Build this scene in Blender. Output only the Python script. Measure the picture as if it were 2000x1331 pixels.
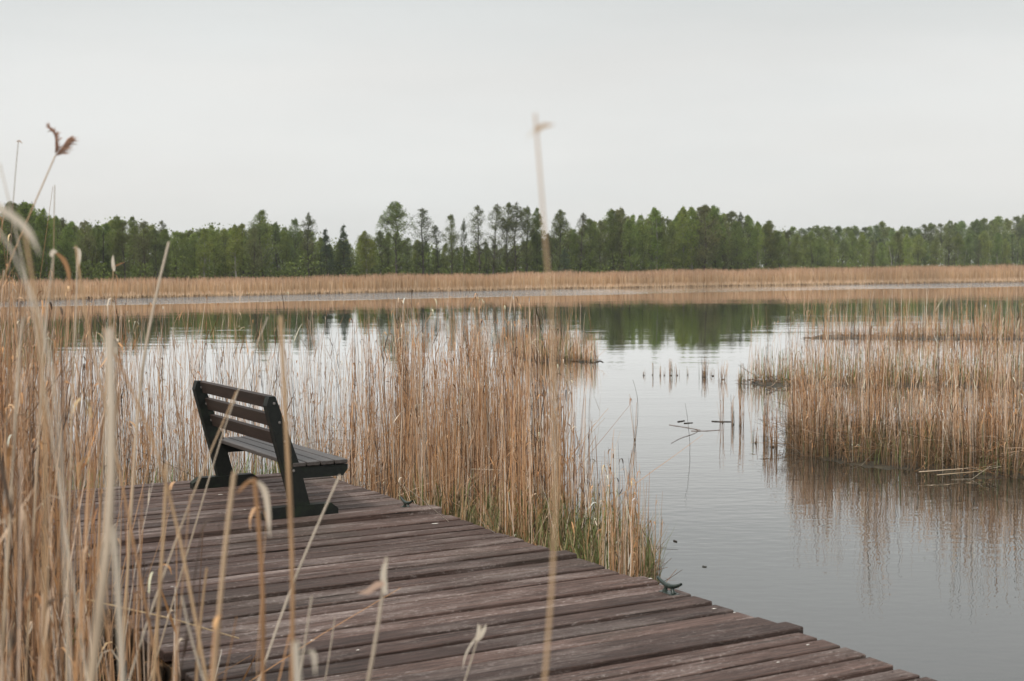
import bpy, math, random
import numpy as np
from mathutils import Matrix, Vector
R = math.radians
sc = bpy.context.scene
for o in list(bpy.data.objects): bpy.data.objects.remove(o)

# ------------------------------------------------------------------ camera
F = 2700.0; CAMH = 2.03; DECK_Z = 0.35
PITCH = math.atan(131.5 / F); ROLL = R(-0.35)
cam_d = bpy.data.cameras.new('camera'); cam = bpy.data.objects.new('camera', cam_d)
sc.collection.objects.link(cam)
ROT = Matrix.Rotation(math.pi/2 - PITCH, 3, 'X') @ Matrix.Rotation(ROLL, 3, 'Z')
cam.matrix_world = Matrix.Translation((0, 0, CAMH)) @ ROT.to_4x4()
cam_d.sensor_width = 36; cam_d.lens = 36 * F / 2000
cam_d.clip_start = 0.05; cam_d.clip_end = 6000
cam_d.dof.use_dof = True; cam_d.dof.focus_distance = 11.0
cam_d.dof.aperture_fstop = (cam_d.lens / 1000) / 0.0105
sc.camera = cam

# ------------------------------------------------------------------ overcast sky, weak broad sun
SUN_EL, SUN_AZ = R(48), R(215)
w = bpy.data.worlds.new("World"); sc.world = w; w.use_nodes = True
nt = w.node_tree; N = nt.nodes; L = nt.links; N.clear()
out = N.new('ShaderNodeOutputWorld'); bg = N.new('ShaderNodeBackground')
bg.inputs[1].default_value = 0.1
sky = N.new('ShaderNodeTexSky'); sky.sky_type = 'NISHITA'; sky.sun_disc = False
sky.sun_elevation = SUN_EL; sky.sun_rotation = SUN_AZ
tc = N.new('ShaderNodeTexCoord'); sep = N.new('ShaderNodeSeparateXYZ')
L.new(tc.outputs['Generated'], sep.inputs[0])
ramp = N.new('ShaderNodeValToRGB'); cr = ramp.color_ramp
def s2l(c): return tuple(((v/255)/12.92 if v/255 <= .04045 else ((v/255+.055)/1.055)**2.4) for v in c)
stops = [(0.0, (226,226,222), 1.0), (0.06, (226,226,223), 1.0), (0.14, (220,221,219), 1.0), (0.20, (212,215,214), 1.0),
         (0.29, (229,232,233), 1.0), (1.0, (250,252,253), 1.0)]
while len(cr.elements) < len(stops): cr.elements.new(0.5)
for e, (p, c, k) in zip(cr.elements, stops):
    e.position = p; e.color = (*s2l(c), 1)
L.new(sep.outputs['Z'], ramp.inputs[0])
mp = N.new('ShaderNodeMapping'); mp.inputs['Scale'].default_value = (1.1, 1.1, 5.0); mp.inputs['Rotation'].default_value = (0, R(4), 0)
L.new(tc.outputs['Generated'], mp.inputs[0])
nz = N.new('ShaderNodeTexNoise'); nz.inputs['Scale'].default_value = 1.6; nz.inputs['Detail'].default_value = 5; nz.inputs['Roughness'].default_value = .5
L.new(mp.outputs[0], nz.inputs['Vector'])
mr = N.new('ShaderNodeMapRange'); mr.inputs[1].default_value = .3; mr.inputs[2].default_value = .7; mr.inputs[3].default_value = 10.0; mr.inputs[4].default_value = 11.8
L.new(nz.outputs['Fac'], mr.inputs[0])
mul = N.new('ShaderNodeVectorMath'); mul.operation = 'SCALE'
L.new(ramp.outputs[0], mul.inputs[0]); L.new(mr.outputs[0], mul.inputs['Scale'])
hs = N.new('ShaderNodeHueSaturation'); hs.inputs['Saturation'].default_value = .12
L.new(sky.outputs[0], hs.inputs['Color'])
mx = N.new('ShaderNodeMix'); mx.data_type = 'RGBA'; mx.inputs[0].default_value = .06
nz2 = N.new('ShaderNodeTexNoise'); nz2.inputs['Scale'].default_value = 2.3; nz2.inputs['Detail'].default_value = 3
L.new(mp.outputs[0], nz2.inputs['Vector'])
tr_ = N.new('ShaderNodeMix'); tr_.data_type = 'RGBA'; tr_.inputs[6].default_value = (.965, 1.0, 1.02, 1); tr_.inputs[7].default_value = (1.03, 1.0, .985, 1)
L.new(nz2.outputs['Fac'], tr_.inputs[0])
mt_ = N.new('ShaderNodeVectorMath'); mt_.operation = 'MULTIPLY'; L.new(mul.outputs[0], mt_.inputs[0]); L.new(tr_.outputs[2], mt_.inputs[1])
L.new(mt_.outputs[0], mx.inputs[6]); L.new(hs.outputs[0], mx.inputs[7])
L.new(mx.outputs[2], bg.inputs[0]); L.new(bg.outputs[0], out.inputs[0])
sun_d = bpy.data.lights.new('sun', 'SUN'); sun_d.energy = 2.4; sun_d.angle = R(10); sun_d.color = (1, .955, .9)
sun = bpy.data.objects.new('sun', sun_d); sc.collection.objects.link(sun)
sdir = Vector((math.sin(SUN_AZ)*math.cos(SUN_EL), math.cos(SUN_AZ)*math.cos(SUN_EL), math.sin(SUN_EL)))
sun.rotation_euler = sdir.to_track_quat('Z', 'Y').to_euler()
sc.view_settings.view_transform = 'Standard'; sc.view_settings.look = 'None'
sc.view_settings.exposure = 0; sc.view_settings.gamma = 1
sc.cycles.max_bounces = 6; sc.cycles.diffuse_bounces = 3; sc.cycles.glossy_bounces = 3
sc.cycles.use_denoising = True
sc.cycles.denoiser = 'OPENIMAGEDENOISE'; sc.cycles.denoising_input_passes = 'RGB_ALBEDO_NORMAL'; sc.cycles.denoising_prefilter = 'ACCURATE'

# ------------------------------------------------------------------ projection helpers
RN = np.array(ROT)
def ray(px, py): return RN @ np.array([(px-1000)/F, -(py-665.5)/F, -1.0])
def at(px, py, Y):
    d = ray(px, py); return np.array([0, 0, CAMH]) + d * (Y / d[1])
def on(px, py, z=0.0):
    d = ray(px, py); return np.array([0, 0, CAMH]) + d * ((z-CAMH) / d[2])

# ------------------------------------------------------------------ object helpers
def tag(o, label=None, cat=None, group=None, kind=None):
    if label: o['label'] = label
    if cat: o['category'] = cat
    if group: o['group'] = group
    if kind: o['kind'] = kind
    return o
def empty(name, loc, rz=0.0, **k):
    o = bpy.data.objects.new(name, None); sc.collection.objects.link(o)
    o.location = loc; o.rotation_euler = (0, 0, rz); o.empty_display_size = .1
    return tag(o, **k)

class MB:
    """collects vertices, quads/tris and per-vertex colours"""
    def __init__(s): s.v = []; s.f3 = []; s.f4 = []; s.c = []; s.n = 0
    def add(s, v, f, col=(1, 1, 1)):
        v = np.asarray(v, float).reshape(-1, 3); f = np.asarray(f, int)
        c = np.asarray(col, float)
        if c.ndim == 1: c = np.broadcast_to(c, (len(v), 3))
        s.v.append(v); s.c.append(c)
        (s.f3 if f.shape[1] == 3 else s.f4).append(f + s.n); s.n += len(v)
        return s
    def mesh(s, name, mat, smooth=False):
        m = bpy.data.meshes.new(name)
        V = np.concatenate(s.v); C = np.concatenate(s.c)
        f3 = np.concatenate(s.f3) if s.f3 else np.zeros((0, 3), int)
        f4 = np.concatenate(s.f4) if s.f4 else np.zeros((0, 4), int)
        idx = np.concatenate([f3.ravel(), f4.ravel()])
        tot = np.concatenate([np.full(len(f3), 3), np.full(len(f4), 4)])
        st = np.concatenate([[0], np.cumsum(tot)[:-1]])
        m.vertices.add(len(V)); m.vertices.foreach_set('co', V.ravel())
        m.loops.add(len(idx)); m.loops.foreach_set('vertex_index', idx)
        m.polygons.add(len(tot)); m.polygons.foreach_set('loop_start', st); m.polygons.foreach_set('loop_total', tot)
        m.polygons.foreach_set('use_smooth', np.full(len(tot), bool(smooth)))
        a = m.attributes.new('Col', 'FLOAT_COLOR', 'POINT')
        a.data.foreach_set('color', np.concatenate([C, np.ones((len(C), 1))], 1).ravel())
        m.update(); m.validate(); m.materials.append(mat)
        return m
    def build(s, name, mat, parent=None, smooth=False):
        o = bpy.data.objects.new(name, s.mesh(name, mat, smooth)); sc.collection.objects.link(o)
        if parent: o.parent = parent
        return o

def norm(a): return a / np.maximum(np.linalg.norm(a, axis=-1, keepdims=True), 1e-9)
def tubes(mb, P, Rr, col, sides=3, cap=True):
    """P (N,K,3) centre lines, Rr (N,K) radii, col (N,3) or (N,K,3)"""
    P = np.asarray(P, float); Rr = np.asarray(Rr, float)
    n, K, _ = P.shape
    if n == 0: return
    T = np.empty_like(P); T[:, 1:-1] = P[:, 2:] - P[:, :-2]; T[:, 0] = P[:, 1]-P[:, 0]; T[:, -1] = P[:, -1]-P[:, -2]
    T = norm(T)
    ref = np.where(np.abs(T[:, :1, 1:2]) > .8, np.array([1., 0, 0]), np.array([.1, 1, .05]))
    A = norm(np.cross(T, np.broadcast_to(ref, T.shape))); B = np.cross(T, A)
    an = np.arange(sides) * 2*np.pi/sides
    ring = P[:, :, None] + Rr[:, :, None, None] * (A[:, :, None]*np.cos(an)[None, None, :, None] + B[:, :, None]*np.sin(an)[None, None, :, None])
    V = ring.reshape(-1, 3)
    base = (np.arange(n)*K*sides)[:, None, None]
    k = (np.arange(K-1)*sides)[None, :, None]; j = np.arange(sides)[None, None, :]; j2 = (j+1) % sides
    f = np.stack([base+k+j, base+k+j2, base+k+sides+j2, base+k+sides+j], -1).reshape(-1, 4)
    col = np.asarray(col, float)
    if col.ndim == 1: col = np.broadcast_to(col, (n, 3))
    if col.ndim == 2: col = np.broadcast_to(col[:, None], (n, K, 3))
    C = np.repeat(col.reshape(-1, 3), sides, 0)
    mb.add(V, f, C)
def ribbons(mb, P, W, D, col):
    """P (N,K,3), half widths W (N,K), width direction D (N,3)"""
    n, K, _ = P.shape
    if n == 0: return
    o = W[:, :, None]*D[:, None, :]
    V = np.stack([P-o, P+o], 2).reshape(-1, 3)
    base = (np.arange(n)*K*2)[:, None]; k = (np.arange(K-1)*2)[None]
    f = np.stack([base+k, base+k+1, base+k+3, base+k+2], -1).reshape(-1, 4)
    col = np.asarray(col, float)
    if col.ndim == 2: col = np.broadcast_to(col[:, None], (n, K, 3))
    mb.add(V, f, np.repeat(col.reshape(-1, 3), 2, 0))
BOXF = [(0,3,2,1),(4,5,6,7),(0,1,5,4),(1,2,6,5),(2,3,7,6),(3,0,4,7)]
def box(mb, x0, x1, y0, y1, z0, z1, col=(1,1,1)):
    mb.add([(x0,y0,z0),(x1,y0,z0),(x1,y1,z0),(x0,y1,z0),(x0,y0,z1),(x1,y0,z1),(x1,y1,z1),(x0,y1,z1)], BOXF, col)
def bbox(mb, x0, x1, y0, y1, z0, z1, b=.004, col=(1,1,1), jit=None):
    """box with chamfered edges along its long (x) sides and ends"""
    ys = [y0, y0, y0+b, y1-b, y1, y1, y1-b, y0+b]; zs = [z0+b, z1-b, z1, z1, z1-b, z0+b, z0, z0]
    V = []
    for x, i in ((x0, b), (x0+b, 0), (x1-b, 0), (x1, b)):
        for y, z in zip(ys, zs):
            cy, cz = (y0+y1)/2, (z0+z1)/2
            V.append((x, y + (i if y < cy else -i), z + (i if z < cz else -i)))
    Fq = []
    for r in range(3):
        for k in range(8): a = r*8+k; c = r*8+(k+1) % 8; Fq.append((a, c, c+8, a+8))
    V = np.array(V)
    if jit is not None: V = V + jit(V)
    mb.add(V, Fq, col)
    q = [(0, 1, 2, 7), (7, 2, 3, 6), (6, 3, 4, 5)]
    mb.f4.append(np.array([t[::-1] for t in q]) + mb.n - 32); mb.f4.append(np.array(q) + mb.n - 8)
def prism(mb, prof, y0, y1, col=(1,1,1)):
    """profile in xz extruded along y; convex"""
    n = len(prof)
    V = [(x, y0, z) for x, z in prof] + [(x, y1, z) for x, z in prof]
    mb.add(V, [(i, (i+1) % n, (i+1) % n+n, i+n) for i in range(n)], col)
    b = mb.n - 2*n
    tr = [(0, i, i+1) for i in range(1, n-1)]
    mb.f3.append(np.array([(a, c, d) for a, d, c in tr]) + b); mb.f3.append(np.array(tr) + b + n)

# ------------------------------------------------------------------ materials
def mat(name, rough=.7, spec=.3, base=None, attr=False):
    m = bpy.data.materials.new(name); m.use_nodes = True
    nt = m.node_tree; b = nt.nodes['Principled BSDF']
    b.inputs['Roughness'].default_value = rough; b.inputs['Specular IOR Level'].default_value = spec
    if base: b.inputs['Base Color'].default_value = (*base, 1)
    if attr:
        a = nt.nodes.new('ShaderNodeAttribute'); a.attribute_name = 'Col'
        nt.links.new(a.outputs['Color'], b.inputs['Base Color'])
    return m, nt, b
def node(nt, t, **k):
    n = nt.nodes.new(t)
    for a, v in k.items(): setattr(n, a, v)
    return n
def noise(nt, vec, scale, detail=4, rough=.55, mapscale=None):
    if mapscale:
        q = node(nt, 'ShaderNodeMapping'); q.inputs['Scale'].default_value = mapscale; nt.links.new(vec, q.inputs[0]); vec = q.outputs[0]
    n = node(nt, 'ShaderNodeTexNoise'); n.inputs['Scale'].default_value = scale; n.inputs['Detail'].default_value = detail; n.inputs['Roughness'].default_value = rough
    nt.links.new(vec, n.inputs['Vector']); return n.outputs['Fac']
def rng_(nt, v, a, b, c=0., d=1.):
    n = node(nt, 'ShaderNodeMapRange'); nt.links.new(v, n.inputs[0])
    for i, x in enumerate((a, b, c, d)): n.inputs[i+1].default_value = x
    return n.outputs[0]
def mix(nt, fac, a, b, mode='MIX'):
    n = node(nt, 'ShaderNodeMix', data_type='RGBA', blend_type=mode)
    for s, v in ((0, fac), (6, a), (7, b)):
        if isinstance(v, (int, float)): n.inputs[s].default_value = v
        elif isinstance(v, tuple): n.inputs[s].default_value = (*v, 1)
        else: nt.links.new(v, n.inputs[s])
    return n.outputs[2]
def bump(nt, b, h, strength, dist):
    n = node(nt, 'ShaderNodeBump'); n.inputs['Strength'].default_value = strength; n.inputs['Distance'].default_value = dist
    nt.links.new(h, n.inputs['Height']); nt.links.new(n.outputs[0], b.inputs['Normal']); return n

M_reed, nt, b = mat('dry_reed', .6, .25, attr=True)
M_leaf, nt, b = mat('reed_leaf', .65, .2, attr=True)
tr = node(nt, 'ShaderNodeBsdfTranslucent'); ms = node(nt, 'ShaderNodeMixShader'); ms.inputs[0].default_value = .3
at_ = [n for n in nt.nodes if n.type == 'ATTRIBUTE'][0]
nt.links.new(at_.outputs['Color'], tr.inputs[0]); nt.links.new(b.outputs[0], ms.inputs[1]); nt.links.new(tr.outputs[0], ms.inputs[2])
nt.links.new(ms.outputs[0], nt.nodes['Material Output'].inputs[0])

def foliage_mat(name):
    m, nt, b = mat(name, .6, .2, attr=True)
    a = [n for n in nt.nodes if n.type == 'ATTRIBUTE'][0]
    oi = node(nt, 'ShaderNodeObjectInfo')
    h = node(nt, 'ShaderNodeHueSaturation')
    nt.links.new(rng_(nt, oi.outputs['Random'], 0, 1, .475, .515), h.inputs['Hue'])
    mt = node(nt, 'ShaderNodeMath', operation='MULTIPLY'); mt.inputs[1].default_value = 7.31; nt.links.new(oi.outputs['Random'], mt.inputs[0])
    fr = node(nt, 'ShaderNodeMath', operation='FRACT'); nt.links.new(mt.outputs[0], fr.inputs[0])
    nt.links.new(rng_(nt, fr.outputs[0], 0, 1, .8, 1.3), h.inputs['Value'])
    nt.links.new(a.outputs['Color'], h.inputs['Color'])
    tr = node(nt, 'ShaderNodeBsdfTranslucent'); ms = node(nt, 'ShaderNodeMixShader'); ms.inputs[0].default_value = .5
    nt.links.new(h.outputs[0], b.inputs['Base Color']); nt.links.new(h.outputs[0], tr.inputs[0])
    nt.links.new(b.outputs[0], ms.inputs[1]); nt.links.new(tr.outputs[0], ms.inputs[2])
    nt.links.new(ms.outputs[0], nt.nodes['Material Output'].inputs[0])
    return m
M_fol = foliage_mat('spring_foliage')
M_bark, nt, b = mat('bark', .85, .2, attr=True)

# water: murky body under a Fresnel mirror, small ripples plus wind-ruffled band by the far shore
M_water, nt, b = mat('lake_water', .0, .5, (.030, .030, .024))
b.inputs['IOR'].default_value = 3.9
geo = node(nt, 'ShaderNodeNewGeometry'); pos = geo.outputs['Position']
w1 = noise(nt, pos, 1.0, 3, .55, (.9, 3.2, 1)); w2 = noise(nt, pos, 1.0, 1, .4, (5.5, 8.5, 1)); w3 = noise(nt, pos, 1.0, 2, .5, (.25, .7, 1))
patch = rng_(nt, noise(nt, pos, 1.0, 2, .5, (.06, .13, 1)), .35, .65, .35, 1.3)
sp = node(nt, 'ShaderNodeSeparateXYZ'); nt.links.new(pos, sp.inputs[0])
# ruffled band: y - (a + b x) > 0
def mth(op, a, c):
    n = node(nt, 'ShaderNodeMath', operation=op)
    for i, v in enumerate((a, c)):
        if isinstance(v, (int, float)): n.inputs[i].default_value = v
        else: nt.links.new(v, n.inputs[i])
    return n.outputs[0]
edge = mth('SUBTRACT', sp.outputs['Y'], mth('ADD', 121., mth('MULTIPLY', sp.outputs['X'], .85)))
edge = mth('ADD', edge, mth('MULTIPLY', mth('SUBTRACT', noise(nt, pos, 1.0, 3, .6, (.05, .12, 1)), .5), 14.))
band = rng_(nt, edge, -1.5, 3.0)
lee = mth('MAXIMUM', rng_(nt, sp.outputs['X'], 0, 14, 1, .12), rng_(nt, sp.outputs['X'], 40, 56, .12, 1))
band = mth('MULTIPLY', band, lee)
h = mth('ADD', mth('MULTIPLY', mth('MULTIPLY', w1, .0017), rng_(nt, sp.outputs['Y'], 20, 80, 1, .3)), mth('ADD', mth('MULTIPLY', mth('MULTIPLY', w2, .0019), rng_(nt, sp.outputs['Y'], 12, 40, 1, .05)), mth('MULTIPLY', w3, .006)))
h = mth('MULTIPLY', h, patch)
h = mth('ADD', h, mth('MULTIPLY', band, mth('MULTIPLY', noise(nt, pos, 1.0, 3, .6, (3, 4, 1)), .13)))
bm = bump(nt, b, h, 1.0, 1.0)
dif = node(nt, 'ShaderNodeBsdfDiffuse'); dif.inputs[0].default_value = (.032, .031, .025, 1)
glo = node(nt, 'ShaderNodeBsdfGlossy'); glo.inputs['Roughness'].default_value = 0; glo.inputs[0].default_value = (1, 1, 1, 1)
fre = node(nt, 'ShaderNodeFresnel'); fre.inputs['IOR'].default_value = 1.34
for q_ in (dif, glo, fre): nt.links.new(bm.outputs[0], q_.inputs['Normal'])
fm = node(nt, 'ShaderNodeMath', operation='MULTIPLY', use_clamp=True); fm.inputs[1].default_value = 1.42; nt.links.new(fre.outputs[0], fm.inputs[0])
ms_ = node(nt, 'ShaderNodeMixShader'); nt.links.new(fm.outputs[0], ms_.inputs[0]); nt.links.new(dif.outputs[0], ms_.inputs[1]); nt.links.new(glo.outputs[0], ms_.inputs[2])
nt.links.new(ms_.outputs[0], nt.nodes['Material Output'].inputs[0])
WATER_NT = nt

M_mud, nt, b = mat('wet_mud', .55, .4)
g = node(nt, 'ShaderNodeNewGeometry').outputs['Position']
nf = noise(nt, g, 6, 6, .6)
nt.links.new(mix(nt, rng_(nt, nf, .35, .65), (.022, .018, .012), (.075, .06, .035)), b.inputs['Base Color'])
bump(nt, b, nf, .8, .06)
M_marsh, nt, b = mat('marsh_ground', .9, .1)
g = node(nt, 'ShaderNodeNewGeometry').outputs['Position']
nf = noise(nt, g, .4, 6, .65)
nt.links.new(mix(nt, rng_(nt, nf, .35, .65), (.20, .13, .075), (.12, .10, .045)), b.inputs['Base Color'])

# deck planks
M_plank, nt, b = mat('weathered_deck_wood', .72, .3)
tcn = node(nt, 'ShaderNodeTexCoord').outputs['Object']
at_ = node(nt, 'ShaderNodeAttribute', attribute_name='Col')
sepc = node(nt, 'ShaderNodeSeparateColor'); nt.links.new(at_.outputs['Color'], sepc.inputs[0])
off = node(nt, 'ShaderNodeVectorMath', operation='ADD'); cmb = node(nt, 'ShaderNodeCombineXYZ')
mm = node(nt, 'ShaderNodeMath', operation='MULTIPLY'); mm.inputs[1].default_value = 37.; nt.links.new(sepc.outputs[1], mm.inputs[0])
nt.links.new(mm.outputs[0], cmb.inputs[0]); nt.links.new(mm.outputs[0], cmb.inputs[2])
nt.links.new(tcn, off.inputs[0]); nt.links.new(cmb.outputs[0], off.inputs[1]); pv = off.outputs[0]
grain = noise(nt, pv, 1.0, 8, .7, (4.5, 60, 60)); fine = noise(nt, pv, 1.0, 4, .7, (14, 160, 160))
blot = noise(nt, pv, 1.0, 6, .65, (1.1, 5, 5)); blot2 = noise(nt, tcn, 1.0, 5, .6, (.9, 1.1, 1))
speck = noise(nt, tcn, 1.0, 3, .8, (28, 60, 60))
c0 = mix(nt, rng_(nt, grain, .3, .7), (.022, .013, .009), (.158, .098, .079))
c0 = mix(nt, rng_(nt, blot, .50, .70), c0, (.25, .195, .170))
c0 = mix(nt, rng_(nt, blot2, .5, .75, 0, .45), c0, (.060, .056, .043))
lightstreak = mth2 = node(nt, 'ShaderNodeMath', operation='MULTIPLY')
nt.links.new(rng_(nt, speck, .55, .66), mth2.inputs[0]); nt.links.new(rng_(nt, blot, .40, .62), mth2.inputs[1])
c0 = mix(nt, mth2.outputs[0], c0, (.36, .30, .27))
tone = node(nt, 'ShaderNodeVectorMath', operation='SCALE'); nt.links.new(c0, tone.inputs[0]); nt.links.new(rng_(nt, sepc.outputs[0], 0, 1, .55, 1.30), tone.inputs['Scale'])
crack = noise(nt, pv, 1.0, 2, .5, (1.6, 70, 70))
cr_ = mix(nt, rng_(nt, crack, .30, .36, .85, 0), tone.outputs[0], (.010, .008, .006))
cr_ = mix(nt, sepc.outputs[2], cr_, (.03, .022, .018))
nt.links.new(cr_, b.inputs['Base Color'])
ad = node(nt, 'ShaderNodeMath', operation='ADD'); nt.links.new(grain, ad.inputs[0]); nt.links.new(fine, ad.inputs[1])
bump(nt, b, ad.outputs[0], .9, .004)

M_iron_, _, _ = mat('rusty_nail', .6, .4, (.03, .022, .018))
def wood_mat(name, c1, c2, rough, spec, moss=None):
    m, nt, b = mat(name, rough, spec)
    t = node(nt, 'ShaderNodeTexCoord').outputs['Object']
    g1 = noise(nt, t, 1.0, 6, .65, (30, 3, 30)); g2 = noise(nt, t, 7, 5, .6)
    c = mix(nt, rng_(nt, g1, .3, .7), c1, c2)
    if moss: c = mix(nt, rng_(nt, g2, .52, .68, 0, .8), c, moss)
    nt.links.new(c, b.inputs['Base Color']); bump(nt, b, g1, .5, .003)
    return m
M_frame = wood_mat('dark_green_black_wood', (.006, .008, .007), (.014, .016, .013), .6, .3, (.016, .026, .013))
M_slat = wood_mat('brown_slat_wood', (.020, .012, .008), (.044, .026, .018), .62, .4)
M_seat = wood_mat('greyed_seat_wood', (.040, .033, .029), (.085, .072, .064), .5, .5)
M_beam = wood_mat('rotting_beam_wood', (.030, .022, .015), (.085, .060, .040), .85, .2, (.35, .19, .08))
M_iron, nt, b = mat('cleat_iron', .38, .5)
t = node(nt, 'ShaderNodeTexCoord').outputs['Object']; g2 = noise(nt, t, 60, 4, .6)
nt.links.new(mix(nt, rng_(nt, g2, .4, .65), (.012, .022, .016), (.05, .065, .055)), b.inputs['Base Color'])
M_white, _, _ = mat('pale_dropping', .8, .2, (.58, .54, .48))

# ------------------------------------------------------------------ the ground, water and far shore
rs = np.random.RandomState(11)
SH = np.array([(-420,-260),(-150,-20),(-80,62),(-41,112),(-35,124),(-17,148),(6,174),(34,198),(76,228),(150,268),(420,360),(1500,620)], float)
def shore_y(x): return np.interp(x, SH[:, 0], SH[:, 1])
mb = MB(); xs = np.unique(np.concatenate([np.linspace(-3000, -300, 12), np.linspace(-300, 400, 141), np.linspace(400, 3500, 14)]))
offs = np.array([-3000, -600, -8, -2, 0, 1.0, 4, 30, 80, 150, 220, 300, 420, 800, 4000.])
zz = np.array([-.8, -.8, -.8, -.25, -.04, .10, .14, .16, .2, .3, .8, 2.2, 4.0, 5.0, 6.0])
GX, GO = np.meshgrid(xs, offs, indexing='ij')
Z = np.broadcast_to(zz, GX.shape).copy(); Z[:, 4:6] += rs.uniform(-.03, .05, (len(xs), 2))
Zy = shore_y(GX)
V = np.stack([GX, Zy + GO + np.where(np.abs(GO) < 5, rs.normal(0, .25, GX.shape), 0), Z], -1)
n1, n2 = GX.shape; I = np.arange(n1*n2).reshape(n1, n2)
mb.add(V.reshape(-1, 3), np.stack([I[:-1, :-1], I[1:, :-1], I[1:, 1:], I[:-1, 1:]], -1).reshape(-1, 4))
tag(mb.build('ground', M_marsh, smooth=True), kind='structure')
mb = MB(); mb.add([(-3000, -500, 0), (3500, -500, 0), (3500, 1500, 0), (-3000, 1500, 0)], [(0, 1, 2, 3)])
tag(mb.build('water', M_water), kind='structure')

# ------------------------------------------------------------------ deck frame of reference
U = np.array([.869, .4945, 0]); U /= np.linalg.norm(U); Vd = np.array([-U[1], U[0], 0])
W0 = on(1280, 1140, DECK_Z)                     # a point on the right edge
W0 = np.array([W0[0], W0[1], 0])
RZ = math.atan2(U[1], U[0])
def loc(x, y, z=0.): return W0 + U*x + Vd*y + np.array([0, 0, z])
def toloc(p): p = np.asarray(p)[..., :3] - W0; return np.stack([p @ U, p @ Vd], -1)
DW = 2.68
YF = float(toloc(on(596, 922, DECK_Z))[1])
deck = empty('boardwalk', tuple(W0), RZ, label='weathered brown plank jetty running out over the lake under the bench', cat='jetty')
rs = np.random.RandomState(5)
mb = MB(); y = YF; PW = .141
i = 0
raised = {}
for px, py, dz in ((835, 999, .024), (1131, 1088, .024), (1545, 1231, .016), (1268, 1136, .012)):
    raised[px] = (float(toloc(on(px, py, DECK_Z))[1]), dz)
planks_y = []
while y > -9.5:
    wd = PW*rs.uniform(.86, 1.12) - .004; gap = rs.uniform(.018, .036)
    y0, y1 = y-wd, y
    z1 = DECK_Z + rs.normal(0, .0042); xr = rs.normal(0, .007) + .022*min(0., y); xl = -DW + rs.normal(0, .015)
    tone = rs.uniform(.15, .9); 
    for k, (yy, dz) in raised.items():
        if y0-gap <= yy < y1: z1 += dz; xr += .035 if k == 1545 else .02; tone = .25 if k == 1131 else tone
    if rs.rand() < .12: tone = .05
    a1, a2, tw = rs.normal(0, .0035), rs.normal(0, .0035), rs.normal(0, .003)
    def jit(V, a1=a1, a2=a2, tw=tw, y0=y0, y1=y1):
        t = V[:, 0]/DW; s = (V[:, 1]-(y0+y1)/2)/.15
        J = np.zeros_like(V); J[:, 2] = a1*t + a2*np.sin(t*3.1) + tw*s*(1+t); J[:, 1] = a2*np.sin(t*2.3+1)
        return J
    # several segments along the plank so that it can bow
    bbox(mb, xl, xr, y0, y1, z1-.046, z1, .004, (tone, rs.rand(), 0), jit)
    planks_y.append((y0, y1, z1)); y = y0-gap
an = np.arange(6)*np.pi/3
for y0, y1, z1 in planks_y:
    for x in (-DW+.06, -DW/2, -.12):
        for yy in (y0+.03, y1-.03):
            cx, cy = x+rs.normal(0, .006), yy+rs.normal(0, .004)
            mb.add([(cx+.0045*math.cos(a), cy+.0045*math.sin(a), z1+.0025) for a in an]+[(cx, cy, z1+.004)], [(i, (i+1) % 6, 6) for i in range(6)], (0, 0, 1))

planking = mb.build('planking', M_plank, deck)
for x in (-DW+.06, -DW/2, -.12):
    m = MB(); box(m, x-.04, x+.04, -9.5, YF-.06, DECK_Z-.21, DECK_Z-.056); m.build('joist', M_beam, deck)
for yy in np.arange(YF-.3, -9, -2.3):
    for x in (-DW+.16, -.22):
        m = MB(); tubes(m, [[(x, yy, -1.2), (x, yy, DECK_Z-.05)]], [[.07, .07]], (.5,)*3, 10); m.build('post', M_beam, deck, True)
# broken pale beam ends showing at the left side
for px, py in ((254, 1212), (338, 1283)):
    q = toloc(on(px, py, DECK_Z-.03)); m = MB(); bbox(m, -DW-.07, -DW+.0, q[1]-.05, q[1]+.045, DECK_Z-.15, DECK_Z-.045, .006); m.build('beam_end', M_beam, deck)
# bird droppings and petals lying on the planks
for px, py, s in ((850, 1023, .020), (430, 965, .020), (1270, 1134, .012), (1394, 1188, .012), (1578, 1261, .011), (1434, 1196, .008), (478, 995, .010), (1040, 1086, .03), (336, 1144, .010), (1520, 1295, .008), (700,1272,.01),(610,1250,.012)):
    p = on(px, py, DECK_Z+.006); q = toloc(p)
    n = 9; an = np.arange(n)*2*np.pi/n; rr = .75*s*rs.uniform(.5, 1.25, n)
    zt = max([z for a, c, z in planks_y if a-.01 <= q[1] <= c+.01] or [DECK_Z]) + .004
    V = [(q[0], q[1], zt+.002)] + [(q[0]+r*1.6*math.cos(a), q[1]+r*.8*math.sin(a), zt-.001) for a, r in zip(an, rr)]
    m = MB(); m.add(V, [(0, 1+k, 1+(k+1) % n) for k in range(n)]); m.build('dropping', M_white, deck)

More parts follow.
